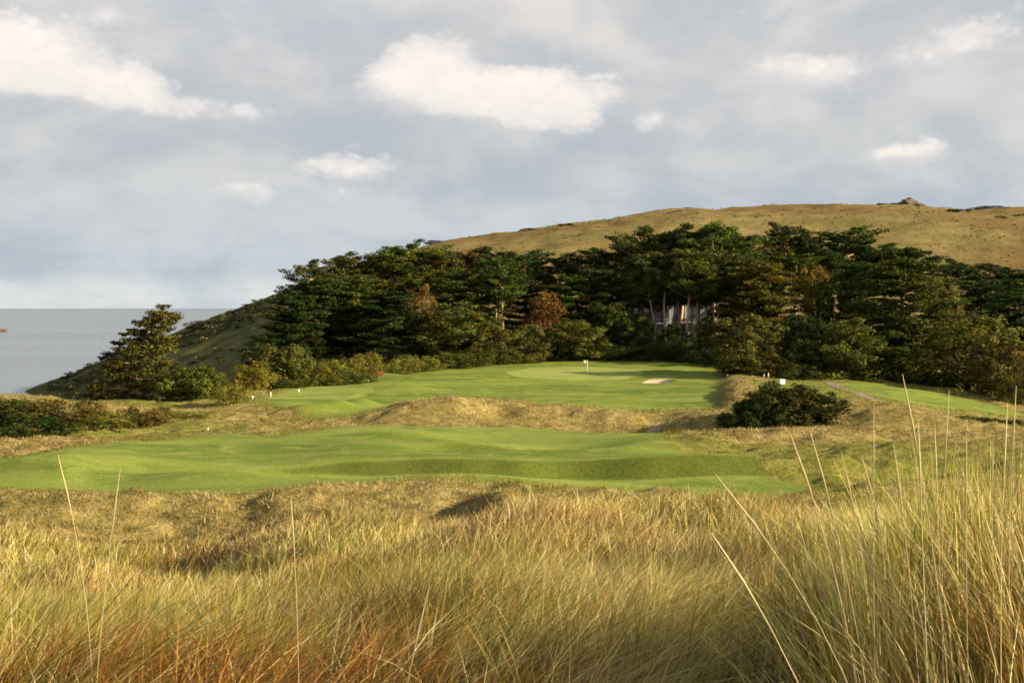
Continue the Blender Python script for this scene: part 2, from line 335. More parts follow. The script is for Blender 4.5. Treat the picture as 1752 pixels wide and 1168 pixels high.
# ------------------------------------------------------------------ terrain heights (relative to the camera)
ROWS = [
 (1.0, [(0, -1.62), (1752, -1.50)]),
 (2.0, [(0, -1.75), (700, -1.78), (1250, -1.85), (1500, -1.8), (1752, -1.75)]),
 (3.0, [(0, -1.80), (700, -1.82), (1250, -2.0), (1500, -1.85), (1752, -1.75)]),
 (4.5, [(0, -1.80), (400, -1.80), (876, -1.95), (1250, -2.15), (1450, -1.85), (1600, -1.62), (1752, -1.50)]),
 (6.0, [(0, -1.90), (400, -1.95), (876, -1.95), (1250, -2.15), (1450, -1.80), (1600, -1.55), (1752, -1.45)]),
 (10.0, [(0, -2.7), (400, -2.6), (876, -2.45), (1200, -2.6), (1500, -2.45), (1752, -2.2)]),
 (16.0, [(0, -3.7), (300, -3.8), (500, -3.35), (876, -3.0), (1300, -2.95), (1752, -2.9)]),
 (25.0, [(0, -4.8), (200, -4.9), (350, -5.0), (480, -4.6), (876, -4.2), (1300, -4.0), (1752, -4.0)]),
 (32.0, [(0, -5.45), (200, -5.5), (400, -5.6), (480, -5.6), (650, -5.5), (876, -5.4), (1300, -5.2), (1752, -5.3)]),
 (42.0, [(0, -8.0), (300, -8.6), (500, -8.0), (876, -7.5), (1300, -7.2), (1752, -7.2)]),
 (60.0, [(0, -10.8), (300, -11.5), (600, -11.2), (876, -9.9), (1300, -9.0), (1752, -9.0)]),
 (74.0, [(0, -11.3), (300, -12.2), (450, -12.0), (600, -11.6), (760, -11.4), (800, -12.0), (850, -11.2), (1100, -10.3), (1752, -10.1)]),
 (79.0, [(0, -10.1), (200, -10.3), (420, -10.5), (600, -10.35), (760, -10.3), (810, -10.6), (860, -10.5), (1000, -10.75), (1300, -10.8), (1752, -10.7)]),
 (84.0, [(0, -10.2), (200, -10.75), (600, -10.55), (760, -10.45), (876, -10.6), (1300, -10.9), (1752, -10.9)]),
 (92.8, [(0, -10.1), (40, -9.9), (100, -9.75), (180, -10.3), (250, -10.65), (400, -10.5), (500, -10.6), (800, -10.95), (1000, -11.3), (1150, -11.5), (1300, -11.45), (1752, -11.2)]),
 (95.6, [(0, -10.6), (60, -10.1), (110, -9.85), (250, -10.2), (500, -10.15), (800, -10.05), (1100, -10.15), (1300, -10.4), (1752, -10.5)]),
 (110.0, [(0, -11.0), (250, -11.0), (500, -11.0), (800, -11.0), (1100, -11.1), (1300, -11.25), (1752, -11.3)]),
 (125.0, [(0, -11.9), (250, -11.9), (500, -11.4), (800, -11.3), (1100, -11.5), (1400, -11.7), (1752, -12.0)]),
 (138.0, [(0, -12.5), (250, -12.4), (500, -12.0), (700, -11.8), (900, -11.7), (1100, -12.1), (1300, -12.1), (1752, -12.3)]),
 (150.0, [(0, -12.4), (200, -12.7), (400, -12.9), (600, -13.2), (700, -13.5), (900, -13.7), (1060, -13.5), (1130, -12.9), (1300, -12.6), (1500, -12.3), (1752, -12.9)]),
 (158.0, [(0, -12.2), (200, -12.5), (400, -13.2), (600, -13.4), (650, -13.2), (740, -12.8), (900, -13.5), (1060, -13.9), (1100, -13.5), (1200, -13.1), (1300, -12.6), (1500, -11.9), (1752, -13.4)]),
 (166.0, [(0, -11.7), (150, -11.9), (300, -13.2), (500, -13.0), (630, -12.5), (690, -11.2), (740, -10.75), (850, -10.9), (1000, -11.5), (1080, -12.2), (1125, -13.4), (1180, -12.5), (1300, -12.0), (1440, -11.8), (1550, -12.0), (1620, -13.0), (1752, -14.0)]),
 (182.0, [(0, -11.1), (60, -11.3), (150, -12.5), (300, -13.4), (500, -12.9), (640, -12.9), (800, -13.0), (1000, -13.2), (1135, -13.4), (1220, -13.2), (1265, -12.2), (1400, -11.9), (1500, -12.6), (1600, -13.6), (1752, -14.6)]),
 (200.0, [(0, -13.5), (150, -13.4), (300, -13.4), (400, -13.3), (440, -12.9), (600, -12.9), (800, -12.9), (1000, -13.1), (1225, -13.3), (1260, -11.8), (1350, -12.0), (1430, -12.2), (1520, -13.2), (1650, -14.8), (1752, -16.0)]),
 (230.0, [(0, -20), (200, -16), (300, -14.8), (400, -13.6), (470, -13.2), (600, -12.9), (800, -12.8), (1000, -13.0), (1228, -13.1), (1258, -11.7), (1350, -12.2), (1440, -12.8), (1520, -13.4), (1650, -15.3), (1752, -16.9)]),
 (260.0, [(0, -28), (200, -22), (300, -18), (400, -15.5), (540, -12.8), (650, -12.2), (800, -12.2), (1000, -12.6), (1230, -12.7), (1262, -12.0), (1440, -13.2), (1600, -14.8), (1752, -16.5)]),
 (285.0, [(0, -33), (200, -26), (350, -19), (540, -12.6), (700, -11.6), (876, -11.8), (1000, -12.0), (1220, -12.0), (1440, -12.2), (1752, -15.0)]),
 (305.0, [(0, -35), (250, -25), (400, -18), (540, -12.0), (700, -10.8), (1000, -11.2), (1220, -11.0), (1440, -11.0), (1752, -13.0)]),
 (340.0, [(0, -36), (200, -30), (300, -25), (400, -18), (500, -12), (700, -8), (1000, -8.5), (1300, -8), (1752, -8)]),
 (400.0, [(0, -37), (120, -31), (200, -26), (300, -19), (400, -12), (500, -4), (700, 3), (1000, 4), (1300, 5), (1752, 5)]),
 (460.0, [(0, -36), (60, -32), (120, -27), (200, -20), (300, -11), (400, -4), (500, 4), (700, 14), (900, 17), (1200, 20), (1752, 20)]),
 (520.0, [(0, -36), (40, -31), (60, -29), (120, -25), (200, -18), (300, -9.5), (400, -1), (500, 6.5), (600, 14.3), (700, 21), (760, 24), (900, 27), (1200, 32), (1752, 32)]),
 (580.0, [(0, -38), (60, -36), (200, -24), (400, -6), (500, 2), (600, 12), (700, 20), (760, 26.5), (900, 33), (1000, 35.5), (1200, 39), (1752, 39)]),
 (640.0, [(0, -40), (300, -22), (600, 3), (700, 14), (800, 28), (900, 34), (1000, 39), (1100, 42), (1160, 44.3), (1230, 43.8), (1320, 45), (1420, 44.6), (1500, 45.5), (1560, 46.3), (1650, 44.7), (1752, 44.2)]),
 (720.0, [(0, -45), (600, -20), (900, 20), (1200, 40), (1752, 42)]),
 (900.0, [(0, -50), (600, -45), (900, -20), (1200, 0), (1752, 5)]),
 (1300.0, [(0, -60), (1752, -55)]),
]
PXG = np.arange(-800, 2601, 5.0)
def _smooth(a, k):
    w = np.hanning(2*k+1); w /= w.sum(); return np.convolve(np.pad(a, k, mode='edge'), w, 'valid')
_ly = np.log([r[0] for r in ROWS])
_T = np.array([_smooth(np.interp(PXG, [p[0] for p in r[1]], [p[1] for p in r[1]]), 5) for r in ROWS])
LG = np.arange(0.0, math.log(1300.0), 0.004)
def pchip(x, y, xi):
    h = np.diff(x)[:, None]; d = np.diff(y, axis=0)/h
    mm = np.zeros_like(y)
    a, b = d[:-1], d[1:]; w1 = 2*h[1:]+h[:-1]; w2 = h[1:]+2*h[:-1]
    ok = a*b > 0
    with np.errstate(divide='ignore', invalid='ignore'):
        mm[1:-1] = np.where(ok, (w1+w2)/(w1/np.where(ok, a, 1)+w2/np.where(ok, b, 1)), 0)
    mm[0] = d[0]; mm[-1] = d[-1]
    i = np.clip(np.searchsorted(x, xi)-1, 0, len(x)-2); t = ((xi-x[i])/(x[i+1]-x[i]))[:, None]; hh = h[i]
    return (y[i]*(1+2*t)*(1-t)**2 + mm[i]*hh*t*(1-t)**2 + y[i+1]*t*t*(3-2*t) + mm[i+1]*hh*t*t*(t-1))
_Z = pchip(_ly, _T, LG)
def table(px, L):
    u = np.clip((px-PXG[0])/5.0, 0, len(PXG)-1.001); w = np.clip(L/0.004, 0, len(LG)-1.001)
    i = u.astype(int); j = w.astype(int); fu = u-i; fw = w-j
    return (_Z[j, i]*(1-fu)+_Z[j, i+1]*fu)*(1-fw) + (_Z[j+1, i]*(1-fu)+_Z[j+1, i+1]*fu)*fw
# (px, Y, radius x, radius y, height): hummocks and hollows, a few humps added to cast shadows
BUMPS = [(470, 71, 3.2, 3.0, 1.5), (310, 70, 4.5, 4, -1.2), (845, 76.5, 1.8, 2.5, 1.1), (800, 75, 1.4, 3, -.9), (520, 29, 2.0, 2.5, .75), (380, 28, 2.2, 2.5, -.5), (1195, 158, 4.5, 3.5, 1.5), (1020, 161, 6, 3, -.5), (620, 100, 5, 3, .35), (330, 92, 6, 3, .45), (960, 103, 7, 3, -.4), (780, 117, 6, 3.5, .4), (1090, 112, 5, 4, .5), (575, 172, 3.0, 4, 1.5), (515, 168, 3.0, 3, 1.3), (450, 172, 3.5, 3, 1.3), (610, 180, 3, 4, 1.2), (390, 165, 4, 4, 1.3), (330, 172, 4, 4, 1.0), (545, 152, 4, 3, .7), (470, 154, 4, 3, .6),
         (1060, 158, 4, 3, -0.3), (1420, 160, 7, 5, 0.9), (1560, 157, 5, 4, 0.6), (1300, 118, 6, 2.0, -0.35), (1240, 108, 5, 2.0, -0.3), (1500, 112, 8, 2.0, -0.45),
         (1640, 103, 6, 2.0, 0.45), (1400, 130, 7, 3.0, 0.4), (1180, 126, 6, 2.5, 0.3), (1650, 124, 7, 3, 0.4),
         (640, 116, 6, 2, -0.15), (880, 112, 7, 2, -0.2), (900, 126, 6, 2, 0.18), (720, 128, 6, 2.5, 0.15), (560, 104, 5, 2, 0.15),
         (30, 100, 3.5, 4, 0.4), (1250, 27, 1.6, 2.2, -0.5), (1350, 29, 1.5, 2, -0.35), (1120, 22, 2.2, 2.0, 0.3), (930, 19, 1.8, 1.6, 0.25),
         (640, 20, 1.2, 1.6, -0.35), (160, 24, 1.6, 2.2, 0.35), (300, 17, 1.2, 1.2, -0.3), (1000, 14, 1.0, 1.2, -0.25), (1120, 10, .6, .8, 0.2), (700, 9, .7, .8, 0.18),
         (690, 224, 5, 4, 0.5), (620, 214, 4, 4, 0.5), (1118, 253.0, 6, 2.0, 0.75), (1150, 248, 1.5, 2.6, 0.75), (1125, 247.5, 2.3, 1.7, -1.2)]
MASK = None
def mown(px, L):
    u = np.clip((px+200)/10.0, 0, MASK.shape[1]-1.001); w = np.clip((L-math.log(70))/0.004, 0, MASK.shape[0]-1.001)
    i = u.astype(int); j = w.astype(int); fu = u-i; fw = w-j
    return (MASK[j, i]*(1-fu)+MASK[j, i+1]*fu)*(1-fw)+(MASK[j+1, i]*(1-fu)+MASK[j+1, i+1]*fu)*fw
def hrel(x, y):
    x = np.asarray(x, float); y = np.maximum(np.asarray(y, float), 1.0)
    px = CX + F*x/y
    z = table(px, np.log(y)+np.interp(y, [60, 78, 150, 170, 230], [0, .034, .034, .03, 0])*(fbm(x, y*.3, 0.07, 3, 77)-.5)*2)
    for (bp, by, rx, ry, a) in BUMPS:
        bx = (bp-CX)/F*by
        z = z + a*np.exp(-((x-bx)/rx)**2 - ((y-by)/ry)**2)
    amp = np.interp(y, [0, 10, 40, 75, 78, 150, 300, 360, 520], [0.10, 0.16, 0.55, 0.5, 0.12, 0.22, 0.3, 1.6, 2.6])
    scl = fbm(x, y, 0.11, 3, 5) - 0.5
    big = fbm(x, y, 0.02, 3, 9) - 0.5
    z = z + amp*(scl*0.9 + big*np.interp(y, [0, 100, 300, 400], [0, .2, .6, 1.6]))
    z = z + np.interp(y, [0, 5, 10, 30, 55, 70, 76], [0.10, 0.22, .55, 1.0, 1.0, .4, 0.0])*(fbm(x, y, 0.42, 3, 3)-0.5)
    # low swells in the mown ground, tussocky humps in the rough
    z = z + np.interp(y, [78, 84, 150, 160, 200, 300, 320], [0, 1.7, 1.7, 1.0, 1.3, .6, 0])*(fbm(x, y*1.7, 0.062, 2, 14)-0.5)
    if MASK is not None:
        m_ = sstep(mown(px, np.log(y)), 2, 14)*np.interp(y, [30, 60, 300, 320], [0, 1, 1, 0])
        z = z + m_*(1.0*(fbm(x, y, 0.17, 3, 21)-0.45) + 0.8*(fbm(x, y, 0.62, 3, 23)-0.5))
    return z
def H(x, y): return CAMZ + hrel(x, y)
def P3(px, Y): 
    x = (px-CX)/F*Y; return (x, Y, float(H(x, Y)))
def hit(px, py, y0, y1):
    Y = np.exp(np.linspace(math.log(y0), math.log(y1), 700)); x = (px-CX)/F*Y
    pr = HY - hrel(x, Y)*F/Y
    i = np.argmax(pr <= py) if (pr <= py).any() else int(np.argmin(np.abs(pr-py)))
    return Y[i]

# ------------------------------------------------------------------ ground sheet, cut along the mown areas
gx = np.arange(-760, 2541, 11.0)
gl = np.concatenate([np.arange(math.log(1.05), math.log(60), 0.02), np.arange(math.log(60), math.log(330), 0.0042), np.arange(math.log(330), math.log(1250), 0.012)])
GX, GL = np.meshgrid(gx, gl)
nr, nc = GX.shape
vx = GX.ravel().copy(); vl = GL.ravel().copy()
idx = np.arange(nr*nc).reshape(nr, nc)
a, b, c, d = idx[:-1, :-1].ravel(), idx[:-1, 1:].ravel(), idx[1:, 1:].ravel(), idx[1:, :-1].ravel()
tris = np.concatenate([np.stack([a, b, c], 1), np.stack([a, c, d], 1)])
lab = np.zeros(len(tris), int)
def smooth_poly(pts, n=6):
    pts = np.array(pts, float); out = []
    m_ = len(pts)
    for i in range(m_):
        p0, p1, p2, p3 = pts[i-1], pts[i], pts[(i+1) % m_], pts[(i+2) % m_]
        for t in np.arange(n)/n:
            out.append(0.5*((2*p1)+(-p0+p2)*t+(2*p0-5*p1+4*p2-p3)*t*t+(-p0+3*p1-3*p2+p3)*t**3))
    return np.array(out)
def poly_hit(pts, y0, y1): return smooth_poly([(p[0], 1000*math.log(hit(p[0], p[1], p[2] if len(p) > 2 else y0, p[3] if len(p) > 3 else y1))) for p in pts])
def poly_Y(pts): return smooth_poly([(p[0], 1000*math.log(p[1])) for p in pts])
def sdf(poly, x, y):
    best = np.full(len(x), 1e18); inside = np.zeros(len(x), bool)
    n = len(poly)
    for i in range(n):
        ax, ay = poly[i]; bx, by = poly[(i+1) % n]
        ex, ey = bx-ax, by-ay; wx, wy = x-ax, y-ay
        t = np.clip((wx*ex+wy*ey)/(ex*ex+ey*ey+1e-9), 0, 1)
        best = np.minimum(best, (wx-t*ex)**2+(wy-t*ey)**2)
        cnd = ((ay > y) != (by > y)) & (x < (bx-ax)*(y-ay)/(by-ay+1e-12)+ax)
        inside ^= cnd
    return np.where(inside, -1, 1)*np.sqrt(best)
REG = {}
def region(code, poly, wob=0.0):
    global vx, vl, tris, lab
    yy = 1000*vl
    f = np.full(len(vx), 1e3)
    lo = poly.min(0)-40; hi = poly.max(0)+40
    near = (vx > lo[0]) & (vx < hi[0]) & (yy > lo[1]) & (yy < hi[1])
    f[near] = sdf(poly, vx[near], yy[near])
    if wob: f[near] += wob*(fbm(vx[near], yy[near], 0.06, 3, code)-0.5)
    f[np.abs(f) < 1e-3] = 1e-3
    REG[code] = poly
    s = f[tris] < 0; cnt = s.sum(1)
    lab[cnt == 3] = code
    mixed = np.where((cnt == 1) | (cnt == 2))[0]
    nv = len(vx); cache = {}; nxs, nls, nt, nlb = [], [], [], []
    def mid(i, j):
        key = (i, j) if i < j else (j, i)
        if key not in cache:
            i2, j2 = key; t = f[i2]/(f[i2]-f[j2]); cache[key] = nv+len(nxs)
            nxs.append(vx[i2]+(vx[j2]-vx[i2])*t); nls.append(vl[i2]+(vl[j2]-vl[i2])*t)
        return cache[key]
    for ti in mixed:
        t3 = tris[ti]; ss_ = s[ti]; one = cnt[ti] == 1
        kk = int(np.argmax(ss_ == one)); i, j, q = int(t3[kk]), int(t3[(kk+1) % 3]), int(t3[(kk+2) % 3])
        p1, p2 = mid(i, j), mid(i, q); li, lo_ = (code, lab[ti]) if one else (lab[ti], code)
        nt += [(i, p1, p2), (p1, j, q), (p1, q, p2)]; nlb += [li, lo_, lo_]
    keep = np.ones(len(tris), bool); keep[mixed] = False
    vx = np.concatenate([vx, nxs]); vl = np.concatenate([vl, nls])
    tris = np.concatenate([tris[keep], np.array(nt, int).reshape(-1, 3)]); lab = np.concatenate([lab[keep], np.array(nlb, int)])

FAIR, BANK, APPR, GREEN, TEE, SAND, GPATH, RFAIR, CPATH, HILL, RTEE = 1, 2, 3, 4, 5, 6, 7, 8, 9, 10, 11
lh = 1000*math.log(318)
region(HILL, np.array([(-2000, 1000*math.log(330)), (300, 1000*math.log(345)), (520, 1000*math.log(322)), (900, 1000*math.log(325)), (1300, lh), (1700, lh), (3000, lh), (3000, 9000), (-2000, 9000)], float))
region(FAIR, poly_Y([(20, 82.5), (250, 80.5), (420, 80.7), (560, 82), (700, 83.2), (850, 83), (1000, 83), (1150, 83.5), (1340, 85), (1400, 88), (1330, 93), (1250, 99), (1170, 108), (1140, 118), (1140, 130), (1140, 140), (1090, 146), (980, 146), (850, 145), (700, 142), (600, 138), (500, 133), (390, 127), (280, 121), (170, 114), (80, 107), (0, 99), (-20, 89)]), 16)
region(APPR, poly_Y([(395, 197), (430, 200), (470, 222), (540, 250), (610, 257), (640, 268), (700, 272), (790, 280), (850, 292), (930, 300), (1080, 302), (1190, 296), (1232, 270), (1240, 235), (1232, 205), (1215, 190), (1150, 182), (1000, 180), (800, 178), (680, 177), (650, 170), (600, 164), (540, 163), (490, 170), (480, 184), (440, 193)]), 12)
region(GREEN, poly_Y([(866, 266), (900, 258), (980, 254), (1050, 255), (1085, 262), (1100, 273), (1070, 283), (1000, 287), (930, 285), (885, 276)]))
region(TEE, poly_Y([(420, 203), (470, 201), (560, 203), (620, 208), (640, 222), (600, 232), (540, 236), (490, 226), (450, 214)]))
region(SAND, poly_Y([(1100, 248), (1110, 246), (1130, 245.5), (1146, 246.5), (1152, 248.5), (1146, 250.8), (1124, 251.6), (1104, 250.8)]))
region(RFAIR, poly_Y([(1440, 252), (1480, 258), (1560, 255), (1650, 246), (1740, 232), (1760, 222), (1720, 212), (1640, 206), (1560, 204), (1500, 212), (1450, 226), (1425, 240)]), 6)
region(RTEE, poly_Y([(1300, 236), (1345, 242), (1410, 240), (1420, 226), (1440, 214), (1480, 200), (1450, 192), (1400, 196), (1340, 205), (1290, 216)]), 6)
region(CPATH, poly_Y([(1405, 250), (1425, 246), (1455, 228), (1490, 212), (1530, 198), (1545, 191), (1530, 190), (1500, 200), (1470, 212), (1440, 228), (1415, 242)]))
region(GPATH, poly_Y([(1072, 147), (1100, 146), (1118, 150), (1132, 158), (1142, 168), (1130, 169), (1114, 160), (1096, 153)]))

_mp, _ml = np.meshgrid(np.arange(-200, 1961, 10.0), np.arange(math.log(70), math.log(325), 0.004))
_mm = np.full(_mp.size, 1e3)
for _c in (FAIR, APPR, TEE, SAND, GPATH, RFAIR, CPATH, GREEN, RTEE): _mm = np.minimum(_mm, sdf(REG[_c], _mp.ravel(), 1000*_ml.ravel()))
MASK = _mm.reshape(_mp.shape)
vY = np.exp(vl); vX = (vx-CX)/F*vY; vZ = H(vX, vY)
def spots(px, L, lst):
    s = np.zeros(len(px))
    for (cx, cy, rx, ry, a) in lst:
        s += a*np.exp(-((px-cx)/rx)**2 - ((L-math.log(cy))/ry)**2)
    return s
# where green growth outweighs straw, and where brown bracken / dead thatch grows
GREENS = [(1450, 98, 400, .12, .5), (570, 178, 80, .05, .7), (500, 140, 110, .03, -1.0), (720, 80.5, 140, .014, -1.2), (850, 166, 260, .03, -.5), (1270, 225, 40, .12, -.7), (150, 118, 200, .025, -.9), (1400, 104, 300, .012, -.6), (1500, 128, 250, .02, -.6), (1050, 78, 500, .02, -.5), (120, 90, 170, .09, 1.1), (1250, 90, 260, .09, .9), (1150, 105, 250, .12, .8), (1500, 92, 350, .07, .85), (1450, 112, 350, .12, .6), (200, 135, 250, .05, .5), (300, 122, 200, .05, .5), (420, 145, 200, .04, .7),
          (260, 145, 120, .05, .9), (120, 155, 200, .08, .8), (900, 72, 200, .05, .35), (1350, 205, 120, .1, .4), (880, 300, 600, .06, 1.0), (1500, 270, 300, .08, .9), (560, 270, 250, .12, .9), (0, 175, 200, .1, .3), (1700, 185, 150, .1, .4), (250, 200, 200, .08, .7), (560, 188, 100, .03, .6)]
BROWNS = [(330, 158, 110, .04, .45), (250, 160, 60, .03, .5), (60, 160, 120, .06, .4), (805, 76, 45, .05, .7), (430, 75, 200, .05, .25), (150, 74, 200, .06, .2), (1500, 158, 120, .05, .25), (300, 5, 420, .35, .45), (420, 180, 80, .04, .35), (900, 310, 900, .06, .5), (1250, 28, 120, .2, .35)]
L_ = vl
grn = spots(vx, L_, GREENS); brn = spots(vx, L_, BROWNS)
grn = grn + 0.75*np.exp(-np.maximum(mown(vx, vl), 0)/26.0)*((vY > 86) & (vY < 320))
_own = np.full(len(vx), 1e3)
for _c in (FAIR, APPR, RFAIR): _own = np.minimum(_own, np.abs(sdf(REG[_c], vx, 1000*vl)))
edg = 0.95*np.exp(-_own/20.0)
_dz = (H(vX, vY+.3)-H(vX, vY-.3))/.6
shade_tint = np.where((vY > 85) & (vY < 150), 0.85*np.clip((_dz-.05)/.25, 0, 1), 0)+spots(vx, L_, [(1000, 101, 60, .05, .4), (1060, 116, 50, .08, .35), (900, 243, 300, .015, .25), (1100, 254, 60, .02, .5), (720, 262, 90, .04, .4), (1180, 230, 60, .2, .3)])  # painted shade on camera-facing slopes, plus spots of darker turf
hillg = 0.95*sstep(560-vx, 0, 200) + 1.2*np.exp(-(np.maximum(L_-math.log(335), 0)/.09)**2)
names = {0: ('ground', 'rough_grassland'), FAIR: ('fairway', 'fairway_turf'), APPR: ('approach', 'fairway_turf'), GREEN: ('putting_green', 'green_turf'),
         TEE: ('tee_ground', 'tee_turf'), SAND: ('sand_bunker', 'sand'), GPATH: ('gravel_path', 'path_gravel'), RFAIR: ('far_fairway', 'fairway_turf'), CPATH: ('cart_path', 'cart_tarmac'), HILL: ('hill', 'hill_grassland'), RTEE: ('raised_tee', 'bank_turf')}
labels = {0: ('rolling dune ground under straw and green rough grass', 'ground'), FAIR: ('bright mown fairway crossing the picture below the grassy mound', 'fairway'), 
          APPR: ('mown apron and approach sloping up around the putting green', 'approach'), GREEN: ('pale close-mown putting green with the flagstick', 'putting green'), TEE: ('flat mown tee ground beside the yellow-green hedge with white markers', 'tee'),
          SAND: ('small sand bunker at the edge of the putting green', 'bunker'), GPATH: ('pinkish gravel path in the gap beside the grassy mound', 'path'), RFAIR: ('far green fairway sloping down below the wood on the right', 'fairway'),
          CPATH: ('grey tarmac cart path curving past the dark rounded bush', 'path'), HILL: ('golden grassy headland hill rising behind the wood', 'hill'), RTEE: ('short grass tee behind the dark rounded bush with a white box', 'tee')}
for code, (nm_, mt) in names.items():
    t3 = tris[lab == code]; u, inv = np.unique(t3.ravel(), return_inverse=True)
    fl = {'green': hillg[u], 'brown': brn[u]} if code == HILL else {'green': grn[u], 'brown': brn[u], 'long': shade_tint[u], 'edge': edg[u]}
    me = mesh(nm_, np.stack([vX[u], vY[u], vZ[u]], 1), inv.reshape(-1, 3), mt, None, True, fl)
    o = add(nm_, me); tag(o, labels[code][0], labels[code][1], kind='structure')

# sea
sb = MB(); e = 120000.0
sb.quadsv([(-e, -800, 0), (e, -800, 0), (e, e, 0), (-e, e, 0)], [(0, 1, 2, 3)])
tag(sb.build('sea', 'sea_water'), 'calm grey sea reaching to the horizon', 'sea', kind='structure')

# ------------------------------------------------------------------ plants: leaf clumps
def leafquads(C, N, size, aspect=0.55, spread=0.5, tint=None, seed=0):
    """one quad per centre; N = preferred normal; returns V,F,T"""
    r = np.random.default_rng(seed); n = len(C)
    N = N + r.normal(0, spread, (n, 3)); N /= np.linalg.norm(N, axis=1, keepdims=True)+1e-9
    A = r.normal(0, 1, (n, 3)); A -= (A*N).sum(1, keepdims=True)*N; A /= np.linalg.norm(A, axis=1, keepdims=True)+1e-9
    B = np.cross(N, A); s = size*(0.6+0.8*r.random((n, 1))); w = s*aspect
    Vt = np.stack([C-A*s*.5, C-B*w*.5+A*s*.08, C+A*s*.5, C+B*w*.5-A*s*.05], 1).reshape(-1, 3)
    Fc = np.arange(n*4).reshape(n, 4)
    return Vt, Fc, np.repeat(tint, 4, axis=0)
def bent(p0, p1, sag, n, r):
    p0 = np.array(p0, float); p1 = np.array(p1, float)
    pts = []
    for i in range(n+1):
        t = i/n; p = p0*(1-t)+p1*t; p = p + np.array([0, 0, sag*4*t*(1-t)]) + (r.normal(0, 0.06, 3)*np.linalg.norm(p1-p0)*0.5 if 0 < i < n else 0)
        pts.append(tuple(p))
    return pts
def clump_tint(r, n_cl, per, brown=0.24):
    b = 0.65+0.8*r.random(n_cl); h = r.random(n_cl)
    t = np.stack([b*(1+0.35*(h < brown)+0.12*(h-.5)), b, b*(0.9+0.3*(h-.5))], 1)
    return np.repeat(t, per, axis=0)

def conifer(seed, hgt=22.0, clear=0.42, full=False, wid=5.5, lean=0.0, dens=1.0, girth=0.46, kink=.5):
    r = np.random.default_rng(seed); rr = random.Random(seed)
    tr = MB(); br = MB()
    kx, ky = r.normal(0, kink, 2)
    def axis(t): return np.array([lean*hgt*t*t + kx*math.sin(2.4*t), ky*math.sin(2.9*t), hgt*t])
    fork = rr.random() < 0.5 and not full
    tr.tube([axis(t) for t in np.linspace(-0.03, 0.97, 10)], list(np.linspace(girth, 0.10, 10)*(hgt/22)**.5), 7)
    if fork:
        b0 = axis(0.3); e0 = axis(0.85)+np.array([r.normal(0, 2.0), r.normal(0, 1.5), 0])
        tr.tube(bent(b0, e0, 0.0, 5, r), list(np.linspace(.28, .08, 6)), 6)
    nb = int((56 if full else 34)*dens)
    CC, NN, TT = [], [], []
    for i in range(nb):
        t = clear + (1-clear)*((i+rr.random())/nb)
        u = (t-clear)/(1-clear)
        if full: Lp = wid*(0.35+0.65*(1-u)**0.75)*(0.6+0.6*rr.random())
        else: Lp = wid*(0.45+0.75*math.sin(math.pi*min(1, 0.30+0.62*u)))*(0.4+0.85*rr.random())*(1.0 if u < .86 else .7)
        a = i*2.39996+rr.random()*0.9; rise = Lp*((0.30 if not full else 0.05)+0.35*rr.random()*(0.4+u))
        p0 = axis(t); p1 = p0+np.array([math.cos(a)*Lp, math.sin(a)*Lp, rise])
        br.tube(bent(p0, p1, -0.05*Lp, 3, r), [0.13, 0.10, 0.07, 0.03], 4)
        npl = 2 if Lp < 2.6 else 3
        for q in range(npl):
            s = (0.5, 0.78, 1.0)[q+3-npl] if npl == 3 else (0.62, 1.0)[q]
            ce = p0+(p1-p0)*s+r.normal(0, .25, 3); ce[2] -= 0.05*Lp*4*s*(1-s)
            n = int(125*dens); rx = (1.05+0.5*rr.random())*(0.75+0.07*Lp)
            d = r.normal(0, 1, (n, 3)); d /= np.linalg.norm(d, axis=1, keepdims=True); d *= (r.random((n, 1))**0.45)
            # flat plate, long along the branch, tips turned up
            dirv = np.array([math.cos(a), math.sin(a), 0]); side = np.array([-math.sin(a), math.cos(a), 0])
            off = d[:, :1]*dirv*rx*1.25 + d[:, 1:2]*side*rx*0.95 + np.array([0, 0, 1.0])*(d[:, 2:3]*0.42*rx + 0.22*np.maximum(d[:, :1], 0)*rx)
            CC.append(ce+off); NN.append(off*np.array([.5, .5, 1.6])/rx+np.array([0, 0, .35])); TT.append(clump_tint(r, 1, n))
    tp = axis(1.0); n = 120; d = r.normal(0, 1, (n, 3))*np.array([.6, .6, .7]); CC.append(tp+d-np.array([0, 0, .5])); NN.append(d); TT.append(clump_tint(r, 1, n))
    Vt, Fc, Tn = leafquads(np.concatenate(CC), np.concatenate(NN), 0.52*(hgt/22)**.4, 0.42, 0.95, np.concatenate(TT), seed)
    return dict(trunk=tr, limbs=br, crown=(Vt, Fc, Tn), h=hgt)

